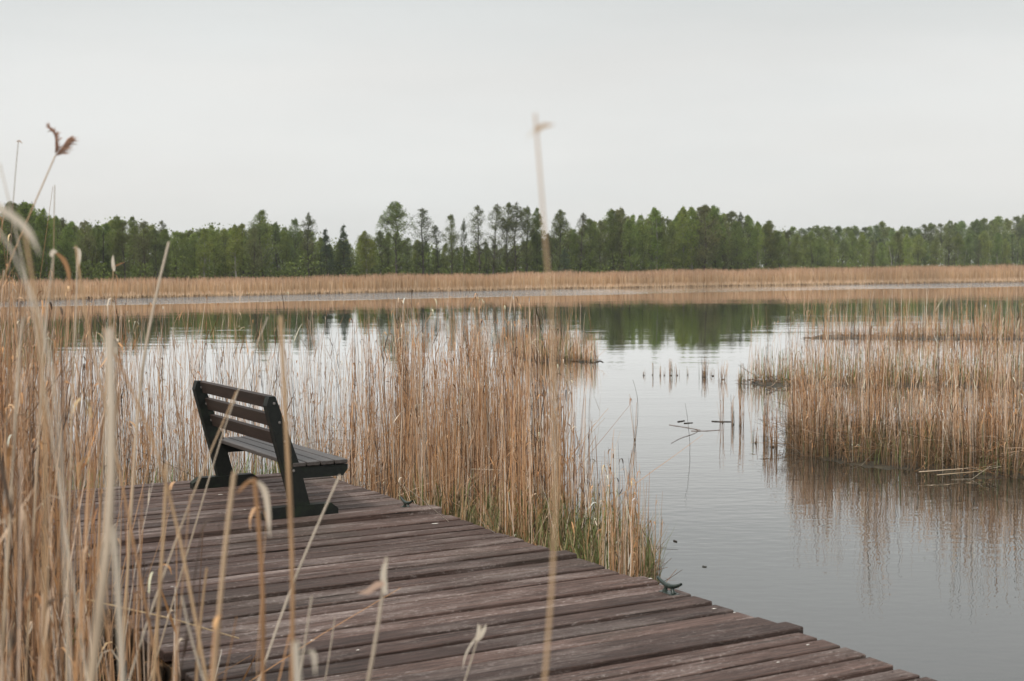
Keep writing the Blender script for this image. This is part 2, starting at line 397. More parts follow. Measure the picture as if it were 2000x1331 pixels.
# ------------------------------------------------------------------ bench
A0 = toloc(on(516, 1020, DECK_Z)); B0 = toloc(on(660, 1006, DECK_Z)); C0 = toloc(on(367, 953, DECK_Z))
FL = float(B0[0]-A0[0]); yb = float((A0[1]+B0[1])/2); BL = float(C0[1]-yb)
print('DECK', YF, 'bench foot', FL, 'len', BL, A0, B0, C0)
BL = 1.72
bench = empty('park_bench', tuple(loc(float(A0[0]), yb, DECK_Z+.004)), RZ, label='dark green and brown wooden slatted bench standing on the plank jetty facing the lake', cat='bench')
FL = .54
def sl(z): return .272 - (z-.09)*.285          # centre line of the leaning post
PW2, PT = .088, .075
for y0 in (0.0, BL-PT):
    y1 = y0+PT
    m = MB(); prism(m, [(0, 0), (FL, 0), (FL, .045), (FL-.05, .085), (.055, .085), (0, .045)], y0-.004, y1+.004); m.build('foot', M_frame, bench)
    m = MB(); zt = .835
    prism(m, [(sl(.086)-.066, .086), (sl(.086)+.060, .086), (sl(.36)+.068, .36), (sl(zt)+.034, zt+.012), (sl(zt)-.012, zt+.014), (sl(zt-.05)-.046, zt-.05), (sl(.36)-.055, .36)], y0, y1); m.build('post', M_frame, bench)
    m = MB(); prism(m, [(sl(.30)+.045, .272), (.580, .270), (.618, .312), (.618, .348), (sl(.33)+.03, .352)], y0+.003, y1-.003); m.build('seat_support', M_frame, bench)
M_bolt, _, _ = mat('bolt_steel', .45, .5, (.16, .15, .14))
for y0, sg in ((0.0, -1), (BL-PT, -1)):
    for z in (.80, .668, .536, .33):
        m = MB(); xc = sl(z)+.012; an = np.arange(8)*np.pi/4
        for rr_, yy in ((.010, y0-.001), ): m.add([(xc+rr_*math.cos(a), yy, z+rr_*math.sin(a)) for a in an]+[(xc+rr_*.8*math.cos(a), yy-.006, z+rr_*.8*math.sin(a)) for a in an]+[(xc, yy-.007, z)], [(i, (i+1) % 8, 8+(i+1) % 8, 8+i) for i in range(8)])
        m.f3.append(np.array([(8+i, 8+(i+1) % 8, 16) for i in range(8)])); m.build('bolt', M_bolt, bench)
for k in range(3):                              # back slats let in to the front of the posts
    zc = .802 - k*.132
    c = math.cos(math.atan(.285)); s = math.sin(math.atan(.285))
    def q(a, t): return (sl(zc) + .026 + t*c - a*s*1.0, zc + a*c + t*s)
    hw = .045
    m = MB(); prism(m, [q(-hw, -.015), q(-hw, .015), q(hw, .015), q(hw, -.015)], -.004 if k < 0 else PT*.55, BL-PT*.55); m.build('back_slat', M_slat, bench)
for k in range(4):
    x0 = .211 + k*.1035
    m = MB(); bbox(m, x0, x0+.093, -.006, BL+.006, .355, .383, .004); m.build('seat_slat', M_seat, bench)

# ------------------------------------------------------------------ mooring cleats
def cleat(px, py, label, sc_=1.0):
    p = on(px, py, DECK_Z+.004)
    r = empty('mooring_cleat', tuple(p), RZ, label=label, cat='cleat', group='iron cleats screwed to the jetty edge')
    m = MB()
    K = 13; t = np.linspace(-1, 1, K)
    P = np.stack([np.zeros(K), t*.105, .040 + .030*np.abs(t)**1.8], -1)*sc_
    tubes(m, [P], [(.0135 - .0065*np.abs(t)**1.5)*sc_], (1,)*3, 8); m.build('horn', M_iron, r, True)
    m = MB()
    for yy in (-.028, .028):
        tubes(m, [[(0, yy*1.35*sc_, .006*sc_), (0, yy*1.1*sc_, .02*sc_), (0, yy*.8*sc_, .044*sc_)]], [[.017*sc_, .010*sc_, .011*sc_]], (1,)*3, 8)
    m.build('stem', M_iron, r, True)
    m = MB(); bbox(m, -.026*sc_, .026*sc_, -.06*sc_, .06*sc_, 0, .008*sc_, .002); m.build('base_plate', M_iron, r)
    return r
cleat(1307, 1160, 'dark iron mooring cleat on the jetty edge beside open water, nearest the camera')
cleat(794, 993, 'dark iron mooring cleat at the jetty edge beside the reeds, near the bench', .95)

# ------------------------------------------------------------------ reeds
PAL = np.array([(.67,.485,.335),(.575,.350,.192),(.50,.270,.122),(.34,.166,.074),(.085,.054,.034),(.80,.67,.51)])
def rcol(rs, n, p=(.16,.23,.22,.14,.15,.10), green=0.):
    k = rs.choice(len(PAL), n, p=p); c = PAL[k]*rs.uniform(.52, 1.10, (n, 1))
    if green:
        g = rs.rand(n) < green; c[g] = np.array([.12,.16,.045])*rs.uniform(.7, 1.4, (g.sum(), 1))
    return c
def reeds(mb, lf, rs, B, H, lean=.06, bend=.05, r=.0026, leafp=.9, hookp=.22, plume=.0, pal=None, green=0., wet=.10, fallen=.03, K=6):
    n = len(B); B = np.asarray(B, float)
    if n == 0: return
    H = np.broadcast_to(H, (n,)).copy()
    az = rs.uniform(0, 2*np.pi, n); lm = np.abs(rs.normal(0, lean, n)); 
    fl = rs.rand(n) < fallen; lm[fl] = rs.uniform(.3, 1.1, fl.sum()); H[fl] *= .75
    d = np.stack([np.cos(az), np.sin(az), np.zeros(n)], -1)
    az2 = rs.uniform(0, 2*np.pi, n); d2 = np.stack([np.cos(az2), np.sin(az2), np.zeros(n)], -1)
    bm_ = np.abs(rs.normal(0, bend, n))
    t = np.linspace(0, 1, K)[None, :, None]
    P = B[:, None] + H[:, None, None]*(t*lm[:, None, None]*d[:, None] + t**2.2*bm_[:, None, None]*d2[:, None] + t*np.array([0, 0, 1.])*(1-.35*np.minimum(lm, 1)[:, None, None]**2))
    P[:, 1:-1] += rs.normal(0, .004, (n, K-2, 3))*H[:, None, None]
    rr = r*rs.uniform(.7, 1.35, n)[:, None]*(1.0 - .62*np.linspace(0, 1, K)[None]**1.3)
    c = rcol(rs, n, **({'p': pal} if pal is not None else {}), green=green)
    tt = np.linspace(0, 1, K)[None, :, None]
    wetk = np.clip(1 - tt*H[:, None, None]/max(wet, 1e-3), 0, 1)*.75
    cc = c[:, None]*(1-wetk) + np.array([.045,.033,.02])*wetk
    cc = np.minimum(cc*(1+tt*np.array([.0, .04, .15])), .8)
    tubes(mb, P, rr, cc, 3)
    # leaves along the stem
    for rep, pr in enumerate((leafp, leafp*.6)):
        m = rs.rand(n) < pr; q = np.where(m)[0]
        if not len(q): continue
        t0 = rs.uniform(.2, .95, len(q)); kk = np.minimum((t0*(K-1)).astype(int), K-2); fr = t0*(K-1)-kk
        S = P[q, kk]*(1-fr)[:, None] + P[q, kk+1]*fr[:, None]
        ln = rs.uniform(.10, .34, len(q))*np.minimum(H[q], 1.6)/1.5; a = rs.uniform(0, 2*np.pi, len(q)); hd = np.stack([np.cos(a), np.sin(a), np.zeros(len(q))], -1)
        up = rs.uniform(.5, 1., len(q)); k5 = 5; s = np.linspace(0, 1, k5)[None, :, None]
        droop = rs.uniform(.1, 1.5, len(q))*(rs.rand(len(q)) < .45)
        L_ = S[:, None] + ln[:, None, None]*(s*hd[:, None]*rs.uniform(.12, .5, len(q))[:, None, None] + np.array([0,0,1.])*(s*up[:, None, None] - s**2.2*droop[:, None, None]))
        wv = np.array([.6, 1, .85, .5, .05])[None]*rs.uniform(.0022, .0052, len(q))[:, None]
        wd = norm(np.cross(hd, np.array([0,0,1.])) + rs.normal(0, .5, (len(q), 3)))
        ribbons(lf, L_, wv, wd, np.clip(c[q]*rs.uniform(.85, 1.25, (len(q), 1)), 0, .7))
    # curled tips
    q = np.where(rs.rand(n) < hookp)[0]
    if len(q):
        S = P[q, -1]; a = rs.uniform(0, 2*np.pi, len(q)); hd = np.stack([np.cos(a), np.sin(a), np.zeros(len(q))], -1)
        th = np.linspace(0, 1, 6)[None]*rs.uniform(1.5, 3.6, len(q))[:, None]; rad = rs.uniform(.010, .032, len(q))[:, None]
        L_ = S[:, None] + hd[:, None]*(rad*(1-np.cos(th)))[..., None] + np.array([0,0,1.])*(rad*np.sin(th)*1.6)[..., None]
        wv = np.array([.7, 1, 1, .9, .7, .2])[None]*rs.uniform(.0025, .0055, len(q))[:, None]
        wd = norm(np.cross(hd, np.array([0,0,1.])) + rs.normal(0, .3, (len(q), 3)))
        ribbons(lf, L_, wv, wd, np.clip(c[q]*1.2, 0, .6))
def inpoly(p, poly):
    x, y = p[:, 0], p[:, 1]; r = np.zeros(len(p), bool); poly = np.asarray(poly); j = len(poly)-1
    for i in range(len(poly)):
        xi, yi = poly[i]; xj, yj = poly[j]
        r ^= ((yi > y) != (yj > y)) & (x < (xj-xi)*(y-yi)/(yj-yi+1e-12)+xi); j = i
    return r
def scatter(rs, poly, n, nc=60, sig=.12, uni=.35, fac=False):
    poly = np.asarray(poly, float); lo, hi = poly.min(0), poly.max(0)
    out = []; got = 0; cf = rs.uniform(.5, 1.08, nc*4)
    cs = rs.uniform(lo, hi, (nc*4, 2)); cs = cs[inpoly(cs, poly)][:nc]
    while got < n:
        k = n*2
        ci = (len(cs)*rs.rand(k)**1.5).astype(int); c = cs[ci] + rs.normal(0, sig, (k, 2)); u = rs.uniform(lo, hi, (k, 2)); iu = rs.rand(k) < uni
        p = np.where(iu[:, None], u, c); p = np.concatenate([p, np.where(iu, .62, cf[ci])[:, None]], 1); p = p[inpoly(p, poly)]
        out.append(p); got += len(p)
    out = np.concatenate(out)[:n]
    return out if fac else out[:, :2]
def z3(p, z=0.): return np.concatenate([p, np.full((len(p), 1), z)], 1)
def grass(lf, rs, P, H, col, wid=.004):
    n = len(P); a = rs.uniform(0, 2*np.pi, n); hd = np.stack([np.cos(a), np.sin(a), np.zeros(n)], -1)
    s = np.linspace(0, 1, 4)[None, :, None]; ln = rs.uniform(.5, 1.2, n)*H
    L_ = P[:, None] + ln[:, None, None]*(s**1.6*hd[:, None]*rs.uniform(.05, .45, n)[:, None, None] + np.array([0,0,1.])*(s - .15*s**3))
    ribbons(lf, L_, np.array([.8, 1, .7, .05])[None]*wid*rs.uniform(.6, 1.3, n)[:, None], norm(np.cross(hd, np.array([0,0,1.]))+rs.normal(0, .4, (n, 3))), np.asarray(col)*rs.uniform(.6, 1.4, (n, 1)))
def thatch(mb, rs, P, zmax, lo=.12, hi=.5, r=.0022, dark=.5, tilt=.35):
    n = len(P); a = rs.uniform(0, 2*np.pi, n); ln = rs.uniform(lo, hi, n); tz = rs.normal(0, tilt, n)
    z0 = rs.uniform(.01, zmax, n)
    d = np.stack([np.cos(a), np.sin(a), tz], -1)*ln[:, None]
    Q = np.stack([z3(P[:, :2])+z0[:, None]*np.array([0,0,1.])-d/2*0, z3(P[:, :2])+z0[:, None]*np.array([0,0,1.])+d/2+rs.normal(0, .01, (n, 3)), z3(P[:, :2])+z0[:, None]*np.array([0,0,1.])+d], 1)
    Q[..., 2] = np.maximum(Q[..., 2], .004)
    c = rcol(rs, n)*np.where(rs.rand(n) < dark, .35, .9)[:, None]
    tubes(mb, Q, np.broadcast_to(np.array([1, .9, .6])[None]*r, (n, 3)), c, 3)
def stuff(name, parts, **k):
    """one object: joins stem and leaf collections"""
    a, b = parts
    m = a.mesh(name, M_reed); 
    o = bpy.data.objects.new(name, m); sc.collection.objects.link(o)
    if b.n: b.build('leaf', M_leaf, o)
    return tag(o, kind='stuff', **k)
def joined(name, st, lf, **k):
    mb = MB(); off = 0
    for s in (st, lf):
        for v, c in zip(s.v, s.c): mb.v.append(v); mb.c.append(c)
        for f in s.f3: mb.f3.append(f+off)
        for f in s.f4: mb.f4.append(f+off)
        off += s.n
    o = mb.build(name, M_reed); return tag(o, kind='stuff', **k)

def mound(name, poly, hgt, res, label=None, edge=.35, seed=1):
    """low mud bank with irregular edge, sinking under the water"""
    rs = np.random.RandomState(seed); poly = np.asarray(poly, float); lo, hi = poly.min(0)-.5, poly.max(0)+.5
    xs = np.arange(lo[0], hi[0], res); ys = np.arange(lo[1], hi[1], res)
    X, Y = np.meshgrid(xs, ys, indexing='ij'); P = np.stack([X.ravel(), Y.ravel()], -1)
    d = np.full(len(P), 1e9)
    for i in range(len(poly)):
        a, b_ = poly[i], poly[(i+1) % len(poly)]; ab = b_-a; t = np.clip(((P-a) @ ab)/(ab @ ab), 0, 1)
        d = np.minimum(d, np.linalg.norm(P-(a+t[:, None]*ab), axis=1))
    d = np.where(inpoly(P, poly), d, -d) + .07*np.sin(P[:, 0]*7.3+np.sin(P[:, 1]*4))+.06*np.sin(P[:, 1]*9.1+P[:, 0]*3)
    z = np.where(d > 0, hgt*np.clip(d/edge, 0, 1)**.5, d*.8) + rs.normal(0, .012, len(P))*(d > 0) - .004
    z = np.maximum(z, -.35)
    n1, n2 = X.shape; I = np.arange(n1*n2).reshape(n1, n2)
    m = MB(); m.add(np.concatenate([P, z[:, None]], 1), np.stack([I[:-1, :-1], I[1:, :-1], I[1:, 1:], I[:-1, 1:]], -1).reshape(-1, 4))
    return tag(m.build(name, M_mud, smooth=True), kind='structure')

def edge_x(Y, side):      # x of the deck's right (side=0) or left (side=-DW) edge at world y
    p = W0 + U*side; return p[0] - (Y-p[1])*(U[1]/U[0])

# --- stand along the jetty's right edge
rs = np.random.RandomState(21)
st, lf = MB(), MB()
e = lambda Y: (edge_x(Y, .07), Y)
PM = [e(7.75), e(9), e(10.3), e(11.6), (-1.75, 12.6), (-1.9, 14.0), (-1.0, 15.2), (-.1, 15.4), (.35, 13.6), (.47, 12), (.55, 10.9), (.80, 10.2), (.94, 9.5), (.98, 8.9), (.86, 8.3), (.72, 7.9)]
p = scatter(rs, PM, 2150, 60, .075, .20, True)
pxx = p[:, 0]/p[:, 1]*2700+1000; p = p[rs.rand(len(p)) < np.interp(pxx, [560, 640, 760, 850], [.45, .5, .8, 1])]
pxx = p[:, 0]/p[:, 1]*2700+1000; p = p[rs.rand(len(p)) < np.interp(pxx, [900, 1050, 1120, 1250], [1, .8, .42, .35])]
hmax = np.interp(p[:, 0]/p[:, 1]*2700+1000, [560, 640, 700, 1000, 1080, 1130, 1170, 1260], [1.35, 1.7, 1.82, 1.85, 1.7, 1.45, 1.15, .95])
H = hmax*(1 - rs.beta(1.2, 2.4, len(p))*.5)*np.minimum(1.04, .35+.7*p[:, 2]/.95)
reeds(st, lf, rs, z3(p[:, :2], -.03), H, lean=.035, bend=.04, r=.0029, hookp=.22, leafp=.8)
p = scatter(rs, PM, 1500, 60, .15, .5); keep = (p[:, 0] < .55)
reeds(st, lf, rs, z3(p[keep], -.03), rs.uniform(.25, .9, keep.sum()), lean=.10, bend=.08, r=.0026, hookp=.05, fallen=.15)
reeds(st, lf, rs, z3(p[~keep], -.03), rs.uniform(.2, .7, (~keep).sum()), lean=.05, bend=.05, r=.0026, hookp=.05, fallen=0, wet=.3)
PG = [e(7.75), e(9), e(10.6), (.1, 10.6), (.7, 9.9), (.92, 9.2), (.95, 8.7), (.7, 7.9)]
p = scatter(rs, PG, 2200, 50, .1, .5); grass(lf, rs, z3(p), rs.uniform(.15, .62, len(p)), (.13, .15, .05), .0045)
p = scatter(rs, PG, 1500, 50, .1, .5); grass(lf, rs, z3(p), rs.uniform(.2, .6, len(p)), (.27, .20, .11), .004)
p = scatter(rs, PG, 900, 40, .1, .5); thatch(st, rs, p, .22, .08, .22, dark=.75)
p = scatter(rs, PM, 300, 40, .1, .7); p = p[p[:, 0] < .1]; thatch(st, rs, p, .5, .2, .8, dark=.2)
joined('reed_bed', st, lf, label='dry tan reeds with green undergrowth lining the right edge of the jetty', cat='reeds')
mound('mud_bank', [e(7.8), e(9), e(10.3), e(12), (-.9, 12.4), (.2, 11.2), (.6, 10.2), (.82, 9.4), (.85, 8.7), (.68, 8.0)], .05, .07)

# --- stand behind the jetty's far end
rs = np.random.RandomState(22)
st, lf = MB(), MB()
far = lambda x, y: tuple(loc(x, YF+y)[:2])
PB = [far(.05, .1), far(-DW-1.2, .1), far(-DW-2.6, .9), (-7.2, 12.5), (-7.4, 16), (-4, 16.6), (-2.2, 15.8), (-1.3, 14.0)]
p = scatter(rs, PB, 2300, 120, .12, .45)
px = p[:, 0]/p[:, 1]*2700+1000
keep = rs.rand(len(p)) < np.interp(px, [0, 200, 400, 600], [1, .9, .5, .4]); p = p[keep]; px = px[keep]
H = np.interp(px, [0, 200, 640], [2.05, 1.9, 1.85])*(1-rs.beta(1.2, 2.0, len(p))*.7)
reeds(st, lf, rs, z3(p, -.03), H, lean=.075, bend=.07, r=.0026)
p = scatter(rs, PB, 900, 60, .15, .5); reeds(st, lf, rs, z3(p, -.03), rs.uniform(.2, .8, len(p)), lean=.14, bend=.1, fallen=.2)
PB2 = [far(.05, .08), far(-DW-1.2, .08), far(-DW-1.2, .8), far(.05, .8)]
p = scatter(rs, PB2, 700, 14, .10, .25); grass(lf, rs, z3(p), rs.uniform(.2, .62, len(p)), (.15, .20, .055), .005)
p = scatter(rs, PB2, 700, 24, .12, .5); grass(lf, rs, z3(p), rs.uniform(.2, .6, len(p)), (.32, .24, .14), .004)
joined('reed_bed', st, lf, label='thin dry reeds rising behind the bench beyond the far end of the jetty', cat='reeds')

# --- bank on the left of the jetty
rs = np.random.RandomState(23)
st, lf = MB(), MB()
l = lambda Y, d=.07: (edge_x(Y, -DW-d), Y)
PL = [l(4.6, .45), l(6, .38), l(8, .15), l(10.4), (-7.0, 12.6), (-6.2, 9), (-4.2, 6.5), (-3.2, 4.6)]
p = scatter(rs, PL, 3600, 150, .12, .45)
px = p[:, 0]/p[:, 1]*2700+1000; keep = px > -220; p = p[keep]; px = px[keep]
H = np.interp(p[:, 1], [4, 7, 12], [1.95, 2.05, 2.1])*(1-rs.beta(1.1, 1.7, len(p))*.75)
tl = (rs.rand(len(p)) < .05) & (px < 330); H[tl] = rs.uniform(1.95, 2.45, tl.sum())
reeds(st, lf, rs, z3(p, .03), H, lean=.085, bend=.08, r=.0025, fallen=.05, pal=(.12,.29,.28,.15,.13,.03))
p = scatter(rs, PL, 1300, 80, .15, .5); reeds(st, lf, rs, z3(p, .03), rs.uniform(.2, .9, len(p)), lean=.16, bend=.1, fallen=.2)
p = scatter(rs, PL, 900, 60, .15, .5); thatch(st, rs, p, .5, .2, .8, dark=.3)
PX = [l(4.3, .55), l(5.6, .5), l(7.0, .35), (-4.4, 7.4), (-3.4, 5.8), (-2.5, 4.3)]
p = scatter(rs, PX, 2300, 60, .08, .45)
H = (1.15+.9*np.clip((-.35*p[:, 1]-p[:, 0])/.5+.8, 0, 1))*(1-rs.beta(1.1, 1.7, len(p))*.7)
reeds(st, lf, rs, z3(p, .03), H, lean=.09, bend=.08, r=.0023, fallen=0, pal=(.10,.31,.31,.14,.12,.02))
PL2 = [l(4.6), l(6), l(8), (-4, 8.4), (-3, 6), (-2.2, 4.6)]
p = scatter(rs, PL2, 500, 20, .10, .3); grass(lf, rs, z3(p, .02), rs.uniform(.1, .35, len(p)), (.09, .17, .04), .006)
joined('reed_bed', st, lf, label='thick dry reeds crowding the bank along the left side of the jetty', cat='reeds')
# nearest reeds, between the camera and the jetty, thinning towards the right
rs = np.random.RandomState(24)
st, lf = MB(), MB()
PN = [(-1.9, 4.8), (-1.55, 3.4), (-1.1, 2.4), (-.55, 1.9), (-.35, 2.4), (-.42, 3.4), l(4.9, .1)]
p = scatter(rs, PN, 420, 40, .10, .5)
px = p[:, 0]/p[:, 1]*2700+1000
keep = rs.rand(len(p)) < np.interp(px, [0, 130, 230, 330, 420], [.95, .75, .35, .16, .08]); p = p[keep]; px = px[keep]
topy = rs.uniform(0, 1, len(p))**.6*np.interp(px, [0, 120, 300], [800, 720, 500]) + np.interp(px, [0, 120, 240, 400], [500, 560, 760, 1000])
H = np.clip(CAMH - (topy-534)/2700*p[:, 1], .5, 2.6)
reeds(st, lf, rs, z3(p, .03), H, lean=.06, bend=.07, r=.0030, fallen=.0, hookp=.3)
joined('reed_bed', st, lf, label='nearest dry reeds standing before the near left corner of the jetty, out of focus', cat='reeds')
mound('bank', [(-.3, -3), (-1.2, -6), (-14, -6), (-12, 8), (-7.5, 12.4), (-5.6, 12.2), (-4.2, 10.7), l(9, 0), l(7, 0), l(5, 0), (.2, 2.2), (.9, .4)], .09, .16, edge=.5)

# --- reed island on the right
rs = np.random.RandomState(25)
st, lf = MB(), MB()
I1 = [tuple(on(*q)[:2]) for q in ((1532, 872), (1572, 892), (1640, 905), (1740, 915), (1830, 925), (1930, 935), (2080, 940), (2300, 960))] + [(9.5, 13.5), (10.5, 18), (7.5, 19), (4.8, 18.3), (3.9, 17.8), (3.35, 16.9)]
p = scatter(rs, I1, 2900, 85, .085, .20, True); p = p[rs.rand(len(p)) < np.interp(p[:, 1], [14.8, 16.5, 19], [1, .5, .25])]
px = p[:, 0]/p[:, 1]*2700+1000
H = np.interp(px, [1500, 1540, 1580, 2000, 2300], [1.1, 1.6, 1.9, 1.98, 2.0])*(.30+.75*rs.beta(1.25, 1.35, len(p)))*np.minimum(1.03, .3+.75*p[:, 2]/.95)
reeds(st, lf, rs, z3(p[:, :2], -.03), H, lean=.035, bend=.04, r=.0027, wet=.5)
front = [tuple(on(*q)[:2]) for q in ((1532, 872), (1572, 892), (1640, 905), (1740, 915), (1830, 925), (1930, 935), (2080, 940), (2080, 890), (1930, 880), (1700, 868), (1545, 840))]
p = scatter(rs, front, 2600, 80, .12, .5); reeds(st, lf, rs, z3(p, -.03), rs.uniform(.2, .9, len(p)), lean=.09, bend=.08, r=.0028, wet=.6, fallen=.12, hookp=.05)
p = scatter(rs, front, 2200, 80, .12, .6); thatch(st, rs, p, .30, .1, .5, dark=.7)
p = scatter(rs, front, 1100, 80, .12, .6); grass(lf, rs, z3(p, .02), rs.uniform(.15, .6, len(p)), (.12, .13, .05), .004)
p = scatter(rs, front, 1400, 80, .12, .6); grass(lf, rs, z3(p, .02), rs.uniform(.15, .5, len(p)), (.16, .11, .06), .004)
joined('reed_bed', st, lf, label='dense dry reeds on the dark mud islet at the right edge of the view', cat='reeds')
mound('mud_islet', I1, .035, .10, edge=.5, seed=3)
# rear patches
def low_patch(pix, n, hlo, hhi, label, seed, green=.25, r=.005, hgt=.04, hi_n=0):
    rs = np.random.RandomState(seed); poly = [tuple(on(*q)[:2]) for q in pix]; st, lf = MB(), MB()
    sig = .35; p = scatter(rs, poly, n, 26, sig, .4)
    reeds(st, lf, rs, z3(p, -.02), rs.uniform(hlo, hhi, n), lean=.10, bend=.06, r=r, green=green, wet=.12, leafp=.6, hookp=0, K=4)
    if hi_n:
        p = scatter(rs, poly, hi_n, 20, sig, .5); reeds(st, lf, rs, z3(p, -.02), rs.uniform(hhi, hhi*2.3, hi_n), lean=.04, r=r*.8, K=4)
    p = scatter(rs, poly, n//2, 26, sig, .5); thatch(st, rs, p, .10, .1, .4, r=.006, dark=.8)
    joined('reed_patch', st, lf, label=label, cat='reeds')
    mound('mud_islet', poly, hgt, .25, edge=.4, seed=seed)
low_patch([(1452, 752), (1560, 758), (1700, 757), (1830, 756), (2100, 760), (2100, 742), (1800, 742), (1600, 742), (1470, 742)], 1700, .25, .72, 'low green and tan reed patch in the water just behind the right islet', 31, .3, .0045, hi_n=350)
low_patch([(1560, 662), (1800, 664), (2080, 664), (2080, 655), (1800, 655), (1600, 656)], 900, .3, .75, 'distant low strip of reeds far behind the right islet', 32, .1, .007, hi_n=250)
low_patch([(985, 694), (1040, 706), (1110, 706), (1160, 710), (1172, 707), (1120, 696), (1050, 692)], 700, .3, .75, 'small round reed islet in the middle of the lake beyond the jetty reeds', 33, .15, .006, hi_n=90)

# --- single tufts standing in the open water
def tuft(px, py, n, hpx, spread, label, dark=.5, green=.1, lean=.06, seed=0):
    rs = np.random.RandomState(seed+int(px)); b0 = on(px, py); Y = b0[1]; h = hpx/2700*Y
    st, lf = MB(), MB(); o = empty('reed_tuft', tuple(b0), label=label, cat='reed tuft', group='tufts of reed stubble in the open water')
    s = spread/2700*Y
    B = np.stack([rs.normal(0, s*.4, n), rs.normal(0, s*.4, n), np.full(n, -.02)], -1)
    reeds(st, lf, rs, B, h*rs.uniform(.45, 1.05, n), lean=lean, bend=.04, r=.0045 if Y > 20 else .0035, green=green, wet=.2, pal=(.05,.25,.25,.25,.2,0), leafp=.5, hookp=0, fallen=0, K=4)
    st.build('stems', M_reed, o)
    if lf.n: lf.build('leaves', M_leaf, o)
    k = max(6, n); m = MB(); an = np.arange(10)*2*np.pi/10; rr = max(s*.4, .016)*rs.uniform(.7, 1.2, 10)
    V = [(0, 0, .022)] + [(r*math.cos(a)*.6, r*math.sin(a)*.6, .014) for a, r in zip(an, rr)] + [(r*math.cos(a), r*math.sin(a), -.03) for a, r in zip(an, rr)]
    m.add(V, [(0, 1+i, 1+(i+1) % 10) for i in range(10)] ); m.f4.append(np.array([(1+i, 11+i, 11+(i+1) % 10, 1+(i+1) % 10) for i in range(10)])+m.n-21)
    m.build('root_clump', M_mud, o, True)
for a in [(1257, 734, 5, 18, 5, 'tiny stub, leftmost of the row of reed tufts in open water'),
          (1274, 733, 6, 30, 4, 'thin leaning reed tuft, second from the left in the open water row'),
          (1289, 734, 5, 34, 3, 'thin upright reed tuft, third from the left in the open water row'),
          (1298, 734, 3, 18, 2, 'short faint stub between the thin tuft and the stout brown tuft'),
          (1311, 734, 16, 38, 6, 'stout brown pointed reed tuft, fourth from the left of the row'),
          (1323, 734, 8, 26, 5, 'loose short tuft right next to the stout brown tuft'),
          (1343, 733, 4, 20, 3, 'faint single stub alone between the two stout tufts'),
          (1375, 737, 26, 42, 8, 'thick square topped brown reed tuft in mid channel'),
          (1392, 735, 5, 26, 8, 'crossed leaning stems just right of the thick mid channel tuft'),
          (1413, 742, 16, 42, 8, 'ragged dark based tuft between the crossed stems and the green tufts'),
          (1447, 750, 34, 44, 10, 'bushy green and brown tuft at the left end of the low reed patch'),
          (1411, 826, 8, 90, 6, 'tall thin open tuft rising by the floating debris'),
          (1432, 830, 10, 66, 4, 'narrow dark tuft beside the tall thin tufts left of the islet'),
          (1446, 832, 16, 95, 7, 'tall tan tuft with dark foot left of the reed islet'),
          (1493, 858, 26, 92, 7, 'tall dark footed tuft closest to the reed islet'),
          (1476, 866, 7, 36, 8, 'short pale stubs in front of the tall dark footed tuft'),
          (1508, 874, 22, 90, 14, 'loose outer stems at the left tip of the reed islet'),
          (1268, 1092, 5, 40, 3, 'black stub in the water off the end of the jetty reeds'),
          (1278, 1112, 3, 34, 3, 'short black stub nearest the jetty corner cleat'),
          (1240, 860, 4, 90, 8, 'sparse thin reed stems beyond the right end of the jetty reeds')]:
    tuft(*a[:5], label=a[5], dark=.5, green=.25 if a[0] == 1447 else .08, lean=.16 if a[0] in (1392, 1413) else .06)
